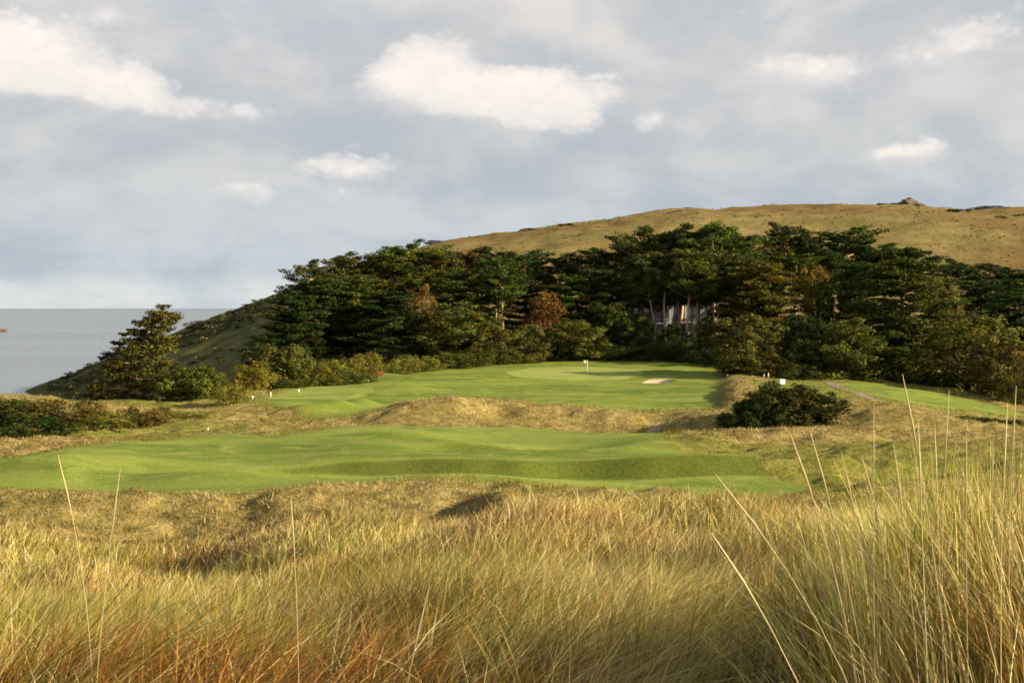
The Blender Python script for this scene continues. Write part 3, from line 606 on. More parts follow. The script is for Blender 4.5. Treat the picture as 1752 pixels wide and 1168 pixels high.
def broadleaf(seed, hgt=12.0, wid=5.0, clear=0.2, lobes=22, leaf=0.42, per=330, spike=0.0):
    r = np.random.default_rng(seed); rr = random.Random(seed)
    tr = MB(); br = MB(); fk = hgt*(clear+.12)
    tr.tube([(0, 0, -.4), (r.normal(0, .1), r.normal(0, .1), fk*.5), (r.normal(0, .2), r.normal(0, .2), fk)], [.3*(hgt/12), .24*(hgt/12), .2*(hgt/12)], 7)
    CC, NN, TT = [], [], []
    zc = hgt*(clear+1)/2; hz = hgt*(1-clear)/2
    for i in range(lobes):
        zf = 0.05+0.83*((i+r.random())/lobes)**1.15; ang = i*2.4+r.random()*1.2
        prof = math.sqrt(max(0.04, 1-((zf-.34)/.62)**2)) if zf > .34 else 0.86+0.14*zf/.34
        s = 0.25+0.62*r.random()**.7
        ce = np.array([math.cos(ang)*wid*s*prof, math.sin(ang)*wid*s*prof, hgt*(clear*.6+zf*(1-clear*.6))])
        rl = (0.27+0.15*r.random())*min(wid, hz*1.5)*(1.15 if zf < .3 else 1.0)
        br.tube(bent((0, 0, fk*.9), ce, 0.1, 3, r), [.12*(hgt/12), .1*(hgt/12), .07*(hgt/12), .03], 4)
        # sub-clumps on the lobe give light and dark knots
        ns = 9
        for q in range(ns):
            e_ = r.normal(0, 1, 3); e_ /= np.linalg.norm(e_); e_[2] = e_[2]*.8+.15
            c2 = ce+e_*rl*.8; n = per//ns
            o = r.normal(0, 1, (n, 3)); o /= np.linalg.norm(o, axis=1, keepdims=True); o *= (r.random((n, 1))**.4)*rl*.48
            o[:, 2] *= 0.8+spike
            CC.append(c2+o); NN.append(o+e_*rl*.35+np.array([0, 0, .1])); TT.append(clump_tint(r, 1, n, .25))
    C = np.concatenate(CC); C[:, 2] = np.maximum(C[:, 2], 0.05)
    Vt, Fc, Tn = leafquads(C, np.concatenate(NN), leaf, 0.62, 0.35, np.concatenate(TT), seed)
    return dict(trunk=tr, limbs=br, crown=(Vt, Fc, Tn), h=hgt)

PROTO = {}
def proto(key, spec, bark, leafm):
    PROTO[key] = dict(trunk=spec['trunk'].build('trunk', bark, None, True).data, limbs=spec['limbs'].build('limbs', bark, None, True).data,
                      crown=mesh('crown', *spec['crown'][:2], leafm, spec['crown'][2]), h=spec['h'])
    for o in [o for o in COL.objects if o.name.startswith(('trunk', 'limbs')) and o.parent is None]: bpy.data.objects.remove(o)
    co = spec['crown'][0]; PROTO[key]['w'] = float(np.percentile(np.abs(co[:, 0]), 97)); PROTO[key]['h'] = float(np.percentile(co[:, 2], 99.7))
for i in range(4): proto('A%d' % i, conifer(100+i, 22, 0.46+0.04*(i % 3), False, 5.6, 0.03*(i-1.5)), 'bark', 'needles')
for i in range(3): proto('P%d' % i, conifer(150+i, 22, 0.54+0.03*i, False, 4.6, 0.07*(i-1), .9, .30, 1.1), 'bark', 'needles')
for i in range(3): proto('B%d' % i, conifer(200+i, 20, 0.10, True, 5.8), 'bark_dark', 'needles')
for i in range(4): proto('C%d' % i, broadleaf(300+i, 12, 5.2, 0.03, 30, 0.40, 300), 'bark_dark', 'leaves')
for i in range(3): proto('S%d' % i, broadleaf(400+i, 4.0, 3.2, 0.0, 17, 0.25, 240, 0.3), 'bark_dark', 'leaves')
for i in range(2): proto('D%d' % i, broadleaf(600+i, 5, 5.0, 0.0, 44, 0.30, 380, .1), 'bark_dark', 'leaves')
for i in range(2): proto('T%d' % i, broadleaf(500+i, 14, 3.6, 0.08, 26, 0.3, 300, 0.5), 'bark_dark', 'leaves')

def plant(key, name, label, cat, group, px, Y, top=None, wpx=None, colr=(0.03, 0.045, 0.014), base=None, dz=0.0, rot=None, parts=('trunk', 'limbs', 'crown')):
    x, _, z = P3(px, Y); z += dz; p = PROTO[key]
    hgt = (CAMZ-(top-HY)/F*Y) - z
    sz = hgt/p['h']; sxy = (wpx/2*Y/F)/p['w'] if wpx else sz
    o = add(name, None, None, (x, Y, z), rot if rot is not None else random.uniform(0, 6.28), (sxy, sxy, sz)); o.empty_display_size = 0.5
    tag(o, label, cat, group)
    for pt in parts:
        c = add({'crown': 'crown', 'trunk': 'trunk', 'limbs': 'limbs'}[pt], p[pt], o)
        if pt == 'crown': c.color = (*colr, 1)
    return o

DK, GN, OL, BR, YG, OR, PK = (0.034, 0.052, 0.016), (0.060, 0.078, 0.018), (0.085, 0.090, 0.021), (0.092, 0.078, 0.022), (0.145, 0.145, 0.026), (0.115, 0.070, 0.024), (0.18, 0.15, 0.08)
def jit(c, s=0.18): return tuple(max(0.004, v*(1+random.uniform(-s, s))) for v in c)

ORD = ['first', 'second', 'third', 'fourth', 'fifth', 'sixth', 'seventh', 'eighth', 'ninth', 'tenth', 'eleventh', 'twelfth', 'thirteenth', 'fourteenth', 'fifteenth', 'sixteenth', 'seventeenth', 'eighteenth', 'nineteenth', 'twentieth', 'twenty-first', 'twenty-second', 'twenty-third', 'twenty-fourth', 'twenty-fifth', 'twenty-sixth']
# tall flat-topped pines along the crest of the wood: px, top, Y, width px, colour
PINES = [(545, 446, 322, 95, GN), (598, 432, 328, 100, GN), (648, 430, 332, 95, OL), (692, 412, 336, 90, GN), (735, 420, 336, 95, OL), (792, 426, 340, 95, GN), (850, 424, 340, 105, DK), (905, 428, 350, 80, DK), (962, 434, 352, 70, DK), (1022, 424, 350, 95, DK),
         (1068, 404, 346, 110, DK), (1120, 390, 342, 120, GN), (1160, 386, 338, 115, DK), (1222, 380, 336, 125, GN), (1262, 392, 340, 100, GN), (1328, 380, 350, 85, DK), (1392, 394, 350, 95, DK), (1366, 428, 340, 90, GN), (1448, 388, 350, 110, DK), (1508, 416, 344, 115, DK), (1556, 420, 342, 110, DK), (1650, 444, 344, 95, DK), (1700, 452, 344, 100, DK), (1765, 462, 344, 110, DK)]
for i, (px, top, Y, w, c) in enumerate(PINES):
    lb = 'tall flat-topped pine on the wood\'s skyline, %s from the left' % ORD[i]
    plant('A%d' % ((i*7+i//4) % 4), 'pine_tree', lb, 'tree', 'flat-topped pines along the crest of the wood', px, Y, top, w*1.12, jit(c))
# pines whose bare trunks catch the sun in front of the house: px base, top, Y, width, lean
TRUNKS = [(1086, 468, 326, 55), (1148, 462, 327, 50), (1164, 455, 325, 60), (1188, 466, 324, 55), (1218, 462, 326, 55), (1236, 455, 324, 60), (1058, 455, 334, 75), (1106, 445, 333, 80), (1155, 440, 332, 85), (1183, 448, 331, 75), (1210, 440, 333, 85), (1262, 440, 326, 90), (1278, 455, 320, 80), (1076, 470, 330, 70), (1095, 462, 328, 70), (1117, 470, 330, 60), (1132, 440, 324, 80), (1142, 430, 322, 85), (1172, 425, 318, 90), (1195, 430, 320, 90), (1226, 430, 321, 85), (1246, 440, 322, 80), (868, 440, 316, 75), (848, 470, 318, 60)]
TL = ['slender pine between the two slim trunks left of the house', 'slender pine just right of the crossing trunks', 'slender pale pine left of the leaning bright trunk', 'slender pine between the leaning and the forked pine', 'slender pine right beside the forked pine', 'slender pine between the pale straight trunk and the rightmost one', 'dark pine just left of the white house', 'pine standing behind the short sunlit trunk', 'shaded pine behind the two crossing trunks', 'shaded pine right behind the leaning bright trunk', 'shaded pine behind the ivy-clad pine', 'pine beside the right end of the house front', 'dense pine overhanging the right end of the house', 'slim sunlit pine trunk at the left end of the white house', 'second slim sunlit pine left of the bright trunk cluster', 'short sunlit pine trunk left of the bright trunk cluster', 'orange-lit pine, left of the two crossing in the trunk cluster', 'orange-lit pine, right of the two crossing in the trunk cluster',
      'leaning pine with the brightest trunk in front of the house', 'forked pine with ivy at its foot before the white house', 'pale straight pine trunk right of the ivy-clad pine', 'rightmost sunlit pine trunk in front of the house', 'lone pale trunked pine above the middle of the hedge', 'thin dead-looking pine beside the lone pale trunk']
for i, (px, top, Y, w) in enumerate(TRUNKS):
    o = plant('P%d' % (i % 3), 'pine_tree', TL[i], 'tree', 'pines with sunlit bare trunks', px, Y, top, w, jit(GN))
    o.rotation_euler = (0, R(random.uniform(-6, 6)), o.rotation_euler.z)
    if i == 18: o.rotation_euler = (0, R(9), 0.3)
# full evergreen trees inside the wood
FULL = [(1256, 480, 328, 60, DK, 'dark cypress against the right end of the house'), (455, 575, 286, 70, DK, 'low dark cypress at the left foot of the wood'), (492, 505, 296, 110, DK, 'dark cypress forming the left edge of the wood'), (535, 480, 303, 110, DK, 'broad dark cypress just inside the left edge of the wood'), (590, 470, 308, 110, GN, 'dense cypress behind the yellow-green hedge'),
        (640, 478, 312, 110, OL, 'olive cypress left of the brown autumn tree'), (668, 500, 300, 110, DK, 'shaded cypress low behind the hedge gap'), (770, 462, 318, 110, GN, 'dark green cypress right of the brown autumn tree'), (820, 480, 322, 90, GN, 'green cypress left of the lone pale pine trunk'),
        (900, 480, 326, 90, DK, 'dark cypress right of the lone pale pine trunk'), (985, 470, 322, 90, GN, 'cypress right of the red-leaved tree'), (1035, 462, 322, 90, DK, 'cypress left of the white house'),
        (1310, 450, 312, 120, BR, 'big brown-green cypress right of the white house'), (1290, 470, 318, 90, OL, 'olive cypress at the right end of the house'), (1490, 452, 308, 110, DK, 'dark cypress left of the broad full cypress'), (1548, 445, 288, 160, GN, 'broad full cypress reaching down to the far fairway'),
        (1598, 478, 300, 90, OL, 'slender cypress beside the pale pinkish tree'), (1680, 480, 312, 110, DK, 'dark cypress behind the big round tree on the right'), (1735, 500, 300, 110, DK, 'dark cypress at the right edge of the picture')]
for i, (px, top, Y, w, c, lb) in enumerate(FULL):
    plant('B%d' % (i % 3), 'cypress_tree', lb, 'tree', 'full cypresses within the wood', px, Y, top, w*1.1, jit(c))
# broadleaved trees
BROAD = [('T0', 718, 488, 306, 62, (0.13, 0.088, 0.026), 'brown autumn tree with upright oval crown among dark cypresses'), ('C0', 780, 522, 298, 125, OL, 'olive tree with forking pale trunk behind the hedge'), ('C1', 842, 556, 296, 90, BR, 'brownish round tree right of the forking olive tree'), ('C2', 935, 502, 312, 70, OR, 'tree with orange-red autumn leaves above the green'),
         ('C3', 905, 556, 300, 80, OL, 'low olive tree left below the orange-red tree'), ('C0', 985, 545, 304, 95, OL, 'olive tree right below the orange-red tree'), ('C1', 1045, 520, 318, 80, GN, 'dark round tree below the left end of the house'), ('C1', 1150, 556, 310, 60, DK, 'dark bush at the foot of the crossing pine trunks'), ('C3', 1208, 542, 312, 56, GN, 'ivy-green bush below the forked pine'), ('C2', 1090, 534, 318, 62, GN, 'dark bushy tree below the sunlit pine trunks'),
         ('C3', 1284, 540, 264, 128, (0.092, 0.082, 0.023), 'olive-brown round tree right of the ivy-clad pine'), ('T1', 1396, 458, 316, 56, (0.15, 0.095, 0.022), 'yellow-brown upright autumn tree among dark pines'), ('C1', 1440, 462, 312, 80, GN, 'green round tree beside the yellow-brown autumn tree'), ('C2', 1372, 540, 266, 110, DK, 'very dark tree in the shade beside the round olive tree'),
         ('C0', 1442, 545, 262, 120, OL, 'round olive tree beside the cart path'), ('C3', 1622, 490, 298, 50, PK, 'pale pinkish slender tree against dark evergreens'), ('C1', 1655, 540, 264, 185, OL, 'big round dark olive tree above the far fairway'), ('C2', 1722, 590, 252, 110, BR, 'brownish tree at the lower right edge of the wood'), ('C3', 1520, 560, 290, 110, DK, 'shaded tree behind the round olive tree')]
for (kx_, px, top, Y, w, c, lb) in BROAD:
    plant(kx_, 'broadleaf_tree', lb, 'tree', 'broadleaved trees in the wood', px, Y, top, w*1.05, jit(c, .08))
# shrubs
SHR = [('D1', 480, 590, 238, 118, OL, 'big rounded olive shrub above the tee markers'), ('S0', 432, 618, 226, 60, YG, 'yellow-green shrub at the left end of the hedge'), ('S1', 540, 614, 246, 66, YG, 'yellow-green hedge shrub right of the big rounded shrub'), ('S2', 585, 612, 250, 70, YG, 'golden-green hedge shrub in the middle of the hedge'), ('S0', 625, 602, 256, 62, YG, 'golden hedge shrub left of the dark gap'),
       ('S1', 690, 608, 268, 56, YG, 'bright yellow-green shrub right of the dark gap'), ('S2', 728, 612, 272, 56, YG, 'second yellow-green shrub right of the dark gap'), ('S0', 770, 605, 282, 70, GN, 'low green shrub below the forking olive tree'), ('S1', 818, 598, 288, 70, OL, 'olive shrub left of the putting green'), ('S2', 862, 596, 294, 64, OL, 'olive shrub at the back left of the green'),
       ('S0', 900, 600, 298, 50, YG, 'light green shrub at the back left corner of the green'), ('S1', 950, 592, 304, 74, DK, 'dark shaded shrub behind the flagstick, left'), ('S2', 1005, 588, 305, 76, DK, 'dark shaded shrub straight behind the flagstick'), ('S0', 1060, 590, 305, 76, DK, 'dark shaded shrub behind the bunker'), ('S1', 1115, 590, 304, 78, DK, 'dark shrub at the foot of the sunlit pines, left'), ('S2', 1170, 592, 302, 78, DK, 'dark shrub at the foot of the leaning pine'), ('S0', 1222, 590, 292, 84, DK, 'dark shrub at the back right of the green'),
       ('S1', 1256, 614, 266, 74, DK, 'dark low shrub beside the grassy bank'), ('S2', 1312, 618, 258, 80, BR, 'brownish low shrub behind the raised tee'), ('S0', 1352, 618, 256, 74, DK, 'dark shrub left of the round olive tree'), ('S1', 1402, 625, 262, 60, DK, 'dark shrub beside the bend of the cart path'), ('S2', 1500, 620, 272, 80, DK, 'shaded shrub along the top of the far fairway, left'), ('S0', 1560, 628, 268, 80, GN, 'shaded shrub along the top of the far fairway, middle'), ('S1', 1610, 640, 262, 70, DK, 'shaded shrub along the top of the far fairway, right'), ('S2', 1735, 640, 246, 70, OL, 'olive shrub at the right end of the far fairway'),
       ('D0', 330, 626, 202, 104, OL, 'rounded shrub beside the windblown cypress'), ('S1', 395, 655, 190, 60, YG, 'low yellowish shrub left of the tee'), ('S0', 112, 682, 142, 130, BR, 'bronze-tipped bush in the left rough'), ('D1', 20, 682, 146, 150, GN, 'dark green bush at the left edge of the picture'), ('S2', 178, 706, 142, 110, YG, 'low green-gold bush in the left rough'), ('S0', 60, 708, 137, 120, DK, 'low dark bush in the left rough'), ('S1', 300, 702, 158, 100, YG, 'low yellowish bush right of the reddish brown one'), ('S2', 240, 698, 150, 110, BR, 'reddish brown low bush below the windblown cypress'),
       ('D0', 1352, 656, 150, 145, (0.045, 0.053, 0.016), 'big dark rounded bush with bronze top before the cart path'), ('D1', 1292, 684, 148, 100, DK, 'low dark shrub against the left side of the big rounded bush'), ('S2', 1255, 706, 147, 60, DK, 'low dark bush trailing left of the rounded bush'), ('S1', 1665, 712, 158, 70, DK, 'dark low bush at the right rough, left of two'), ('S2', 1715, 716, 156, 70, DK, 'dark low bush at the right rough, right of two'), ('S0', 560, 640, 238, 60, OL, 'low olive shrub at the hedge foot left'), ('S1', 610, 636, 244, 60, GN, 'low green shrub at the hedge foot right'), ('S2', 500, 648, 232, 56, OL, 'low olive shrub at the foot of the big rounded shrub')]
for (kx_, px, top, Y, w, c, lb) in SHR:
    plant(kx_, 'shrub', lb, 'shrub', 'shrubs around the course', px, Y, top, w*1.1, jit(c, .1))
# gorse clumps on the hill
GORSE = [(345, 548, 478, 52, 'dark gorse knoll on the left shoulder of the hill'), (425, 520, 516, 16, 'small gorse bush on the left ridge of the hill'), (745, 411, 545, 40, 'dark gorse strip on the ridge above the pines'), (1690, 361, 622, 56, 'green gorse mound near the hilltop, largest'), (1650, 369, 606, 30, 'brown gorse mound below the large green one'), (1630, 376, 598, 28, 'dark gorse patch below the brown mound'), (1180, 357, 640, 40, 'low heather bump on the hill crest'), (1160, 372, 600, 30, 'small dark gorse patch on the golden slope'), (970, 398, 560, 30, 'small gorse patch on the golden slope left'), (905, 396, 566, 26, 'gorse tuft on the golden slope, far left'), (1745, 402, 560, 26, 'small gorse patch at the right edge of the hill'), (1712, 426, 530, 22, 'lowest small gorse patch on the right slope')]
for i, (px, top, Y, w, lb) in enumerate(GORSE):
    plant('S%d' % (i % 3), 'gorse_bush', lb, 'bush', 'gorse on the hill', px, Y, min(top, HY-(hrel((px-CX)/F*Y, Y)+1.0)*F/Y), w, jit((0.045, 0.045, 0.018)), dz=-0.6)

# windblown cypress on the left, standing alone: foliage plates placed along its swept branches
r = np.random.default_rng(77); Yw = 205.0; sc = Yw/F
bx, by, bz = P3(236, Yw)
tr = MB(); br = MB(); CC, NN, TT = [], [], []
def wp(px, py, dy=0.0): return np.array([(px-236)*sc, dy, (CAMZ-(py-HY)*sc)-bz])
tr.tube([(0, 0, -.4), tuple(wp(238, 655)), tuple(wp(246, 620)), tuple(wp(256, 580)), tuple(wp(268, 545)), tuple(wp(278, 528))], [.5, .42, .34, .24, .14, .05], 7)
tr.tube([tuple(wp(240, 650)), tuple(wp(228, 615)), tuple(wp(222, 590))], [.25, .17, .08], 6)
plates = [(278, 527, 14), (268, 536, 16), (292, 541, 15), (262, 548, 18), (284, 553, 17), (302, 546, 10), (248, 556, 16), (270, 564, 22), (292, 566, 14), (236, 570, 15), (256, 577, 22), (280, 580, 20), (224, 567, 8), (216, 574, 10), (228, 583, 16), (246, 592, 24), (272, 598, 24), (290, 600, 14), (207, 585, 11), (196, 588, 9),
          (214, 598, 16), (232, 608, 24), (258, 616, 26), (284, 622, 18), (196, 604, 13), (182, 608, 10), (172, 611, 8), (204, 620, 20), (224, 630, 26), (250, 638, 26), (276, 645, 20), (190, 632, 18), (178, 640, 14), (206, 648, 24), (232, 658, 26), (258, 664, 22), (180, 660, 20), (164, 668, 16), (150, 676, 12), (196, 674, 24), (222, 680, 22), (248, 684, 20), (168, 684, 16)]
for (px, py, rp) in plates:
    for dy in ((-1, 0, 1) if rp > 14 else (0,)):
        ce = wp(px+r.normal(0, 3), py+r.normal(0, 2), dy*(1.1+r.random()*rp*.05)); rx = rp*sc*0.95
        t = np.clip((bz*0+ce[2])/14.0, 0, 1); ax_ = wp(238+40*t, 690-162*t)
        br.tube(bent(ax_, ce, 0.1, 3, r), [.11, .08, .06, .03], 4)
        n = int(40+rp*8); d = r.normal(0, 1, (n, 3)); d /= np.linalg.norm(d, axis=1, keepdims=True); d *= r.random((n, 1))**.45
        off = d*np.array([rx*1.25, rx*.85, rx*.34]); off[:, 2] += 0.34*off[:, 0]*np.sign(off[:, 0]+.3*rx)*.7
        CC.append(ce+off); NN.append(off*np.array([.5, .5, 1.5])+np.array([0, 0, .3])); TT.append(clump_tint(r, 1, n, .3))
Vt, Fc, Tn = leafquads(np.concatenate(CC), np.concatenate(NN), 0.45, 0.42, 0.5, np.concatenate(TT), 5)
o = add('windblown_cypress', None, None, (bx, by, bz)); tag(o, 'lone windblown cypress leaning right with ragged tiers, against the sea', 'tree')
tr.build('trunk', 'bark', o, True); br.build('limbs', 'bark', o, True); c = add('crown', mesh('crown', Vt, Fc, 'needles', Tn), o); c.color = (0.072, 0.072, 0.019, 1)

# ivy on the foot of the forked pine
# ------------------------------------------------------------------ house behind the pines
hy = 338.0
def hx(px): return (px-CX)/F*hy
hz0 = CAMZ-(597-HY)/F*hy; hz1 = CAMZ-(553-HY)/F*hy; hz2 = CAMZ-(512-HY)/F*hy
house = add('house', None, None, (hx(1210), hy, hz0)); tag(house, 'long white modern house with large windows half hidden behind pine trunks', 'house')
X = lambda px: hx(px)-hx(1210)
h1, h2 = hz1-hz0, hz2-hz0
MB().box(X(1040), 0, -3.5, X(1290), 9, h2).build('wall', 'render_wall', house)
rf = MB().box(X(1036), -0.7, h2+.003, X(1294), 9.7, h2+.35).box(X(1120), 1.5, h2+.353, X(1260), 8, h2+.9).build('roof', 'roof_slate', house)
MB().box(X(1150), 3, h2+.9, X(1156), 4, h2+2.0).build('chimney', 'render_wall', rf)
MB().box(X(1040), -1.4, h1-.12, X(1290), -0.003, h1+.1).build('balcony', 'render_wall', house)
rl = MB().box(X(1040), -1.38, h1+1.0, X(1290), -1.30, h1+1.07)
rl.build('railing', 'white_paint', house)
for i in range(11): MB().box(X(1042+i*23), -1.37, h1+.1, X(1042+i*23)+.06, -1.31, h1+1.0).build('railing_post', 'white_paint', house)
for st, (z0, z1) in enumerate(((0.5, h1-.7), (h1+.4, h2-.6))):
    for i in range(9):
        x0 = X(1048+i*26.5); x1 = x0+2.6
        w = MB().box(x0, -0.05, z0, x1, -0.01, z1).build('window', 'white_paint', house)
        for q in range(2):
            xa = x0+.1+q*1.25; MB().box(xa, -0.075, z0+.1, xa+1.15, -0.052, z1-.1).build('pane', 'glass', w)
for i in range(6): MB().box(X(1044+i*48), -1.35, -3, X(1044+i*46)+.25, -1.1, h1-.123).build('column', 'white_paint', house)

# ------------------------------------------------------------------ golf furniture
def post(name, label, cat, group, px, Y, h, rr_, mat='white_paint', cap=True):
    x, y, z = P3(px, Y); mb = MB()
    mb.tube([(0, 0, -.1), (0, 0, h*.92), (0, 0, h*.97), (0, 0, h)], [rr_, rr_, rr_*.85, rr_*.4], 10)
    o = mb.build(name, mat, None, True, (x, y, z)); tag(o, label, cat, group); return o
x, y, z = P3(1005, 276)
fs = add('flagstick', None, None, (x, y, z)); tag(fs, 'pale flagstick with small yellow flag standing on the putting green', 'flagstick')
MB().tube([(0, 0, 0), (0, 0, 1.0), (0, 0, 2.25)], [.045, .045, .04], 8).build('pole', 'white_paint', fs, True)
fb = MB(); n = 7
for i in range(n):
    xx = -0.04-0.75*i/(n-1); yy = .06*math.sin(i*1.1)
    fb.v += [(xx, yy-.012, 2.22), (xx, yy-.012, 1.72), (xx, yy+.012, 2.22), (xx, yy+.012, 1.72)]
for i in range(n-1):
    q = i*4; fb.f += [(q, q+4, q+5, q+1), (q+2, q+3, q+7, q+6), (q, q+2, q+6, q+4), (q+1, q+5, q+7, q+3)]
fb.f += [(0, 1, 3, 2), (q+4, q+6, q+7, q+5)]
fb.build('flag', 'flag_cloth', fs)
def marker(px, Y, label, rad=0.17):
    x, y, z = P3(px, Y); mb = MB()
    mb.tube([(0, 0, -.1), (0, 0, .12), (0, 0, .16)], [.07, .07, .09], 8)
    mb.tube([(0, 0, .14+rad*2*t) for t in (0, .06, .2, .4, .6, .8, .94, 1)], [rad*k_ for k_ in (.15, .48, .8, .98, .98, .8, .48, .1)], 14)
    o = mb.build('tee_marker', 'white_paint', None, True, (x, y, z)); tag(o, label, 'marker', 'white tee markers'); return o
marker(432, 205, 'leftmost white tee marker below the big rounded shrub')
marker(511, 222, 'white round tee marker right of the white post')
post('marker_post', 'white post between two tee markers by the hedge', 'post', 'white posts on the course', 463, 210, .8, .09)
post('marker_post', 'white pointed post at the end of the shaded hedge foot', 'post', 'white posts on the course', 630, 246, .8, .10)
post('marker_post', 'white post of the pair behind the raised tee, left', 'post', 'white posts on the course', 1307, 246, .9, .07)
post('marker_post', 'white post of the pair behind the raised tee, right', 'post', 'white posts on the course', 1314.5, 244, .8, .08)
post('marker_post', 'small pale post in the dark rough below the left bushes', 'post', 'white posts on the course', 356, 148, .45, .05)
marker(1245, 258, 'small white marker at the right edge of the green', .2)
x, y, z = P3(1338, 226); bxo = add('tee_box_bin', None, None, (x, y, z), 0.2); tag(bxo, 'white box standing on the raised tee beside the dark bush', 'box')
MB().box(-.42, -.3, .08, .42, .3, .78).build('body', 'white_paint', bxo)
MB().box(-.46, -.34, .783, .46, .34, .86).build('lid', 'white_paint', bxo)
for sx_ in (-1, 1): MB().box(sx_*.36-.05, -.26, -.05, sx_*.36+.05, .26, .077).build('foot', 'timber', bxo)
def bench(px, Y, label):
    x, y, z = P3(px, Y); o = add('bench', None, None, (x, y, z), 0.0); tag(o, label, 'bench')
    for i in range(3): MB().box(-1.0, -.25+i*.17, .42, 1.0, -.11+i*.17, .47).build('seat_plank', 'red_timber', o)
    for i in range(3): MB().box(-1.0, .28, .56+i*.17, 1.0, .33, .70+i*.17).build('back_plank', 'red_timber', o)
    for s in (-1, 1): MB().box(s*.85-.05, -.24, -.1, s*.85+.05, -.14, .417).build('leg', 'red_timber', o); MB().box(s*.85-.05, .333, -.1, s*.85+.05, .40, 1.0).build('leg', 'red_timber', o)
bench(648, 254, 'red timber bench under the hedge, left of the dark gap')

# rocks
def rock(name, label, px, Y, rx, ry, rz, z=None, seed=0):
    r_ = np.random.default_rng(seed); n = 14; Vv = []; Ff = []
    for i in range(n):
        th = math.pi*i/(n-1)*0.62
        for j in range(22):
            ph = 2*math.pi*j/22
            v = Vector((math.sin(th)*math.cos(ph), math.sin(th)*math.sin(ph), math.cos(th)))
            k_ = 1+0.55*mnoise.noise(v*1.6+Vector((seed, 0, 0)))+0.3*mnoise.noise(v*4.1+Vector((0, seed, 0)))+0.15*mnoise.noise(v*9)
            Vv.append((v.x*rx*k_, v.y*ry*k_, (v.z-.1)*rz*k_))
    for i in range(n-1):
        for j in range(22): Ff.append((i*22+j, (i+1)*22+j, (i+1)*22+(j+1) % 22, i*22+(j+1) % 22))
    me = mesh(name, Vv, Ff, 'rock'); x = (px-CX)/F*Y
    o = add(name, me, None, (x, Y, float(H(x, Y))-.3 if z is None else z)); tag(o, label, 'rock'); return o
rock('rock_outcrop', 'dark pointed rock outcrop on the hilltop skyline', 1553, 632, 5.5, 4, 3.6, None, 3)
rock('rock_outcrop', 'low dark rocks left of the pointed hilltop outcrop', 1522, 632, 8, 4, 1.7, None, 5)
rock('rock_outcrop', 'small dark rock right of the pointed hilltop outcrop', 1573, 630, 3.5, 3, 1.6, None, 8)
rock('sea_rock', 'brown rock islet in the sea at the left edge', -4, 1790, 15, 9, 4.5, 0.0, 12)
rock('sea_rock', 'small low rock in the sea beside the islet', 9, 1780, 4, 4, 3.0, 0.0, 15)

# ------------------------------------------------------------------ grasses
def unmown(px, L, grow=0.0):
    ok = np.ones(len(px), bool)
    ok &= mown(px, L) > grow
    return ok
def blades(root, hgt, wid, lean, bend, cb, ct, segs, seed):
    r = np.random.default_rng(seed); n = len(root)
    ph = r.random(n)*math.pi; wv = np.stack([np.cos(ph), np.sin(ph), np.zeros(n)], 1)
    ts = np.linspace(0, 1, segs+1); Vs, Ts = [], []
    for i, t in enumerate(ts):
        ctr = root.copy()
        ctr[:, :2] += lean*(hgt*(0.35*t+0.65*t*t)*bend)[:, None]
        ctr[:, 2] += hgt*(t-0.35*np.minimum(bend, 1.3)*t*t)
        w = wid*(1-t)**0.6*(0.75+0.5*min(t*3, 1))
        colr = cb*(1-t**0.8)+ct*t**0.8
        if i < segs:
            Vs += [ctr-wv*w[:, None]*.5, ctr+wv*w[:, None]*.5]; Ts += [colr, colr]
        else: Vs += [ctr]; Ts += [colr]
    k_ = 2*segs+1
    Vt = np.stack(Vs, 1).reshape(-1, 3); Tt = np.stack(Ts, 1).reshape(-1, 3)
    tri = []
    for i in range(segs-1): tri += [(2*i, 2*i+1, 2*i+3), (2*i, 2*i+3, 2*i+2)]
    tri += [(2*segs-2, 2*segs-1, 2*segs)]
    Fc = (np.arange(n)*k_)[:, None, None]+np.array(tri)[None]
    return Vt, Fc.reshape(-1, 3), Tt
def pal(sel, lst): return np.array(lst)[sel]
def pos(px, Y):
    x = (px-CX)/F*Y; return np.stack([x, Y, H(x, Y)], 1)
STRAW = np.array([(0.50, 0.37, 0.125), (0.60, 0.475, 0.19), (0.38, 0.25, 0.06), (0.70, 0.585, 0.29), (0.34, 0.245, 0.065)])
GREENB = np.array([(0.19, 0.22, 0.026), (0.29, 0.29, 0.04), (0.12, 0.155, 0.018), (0.40, 0.35, 0.065)])
RUST = np.array([(0.21, 0.075, 0.010), (0.15, 0.048, 0.007), (0.30, 0.14, 0.024), (0.09, 0.034, 0.008)])
def mixcols(px, Y, n, r, gbias, rbias, coh=1.0):
    u = .5+(r.random(n)-.5)*coh; c = STRAW[r.integers(0, 5, n)]
    gsel = u < gbias; c = np.where(gsel[:, None], GREENB[r.integers(0, 4, n)], c)
    rsel = r.random(n) < rbias; c = np.where(rsel[:, None], RUST[r.integers(0, 4, n)], c)
    return c*(0.8+0.4*r.random((n, 1)))

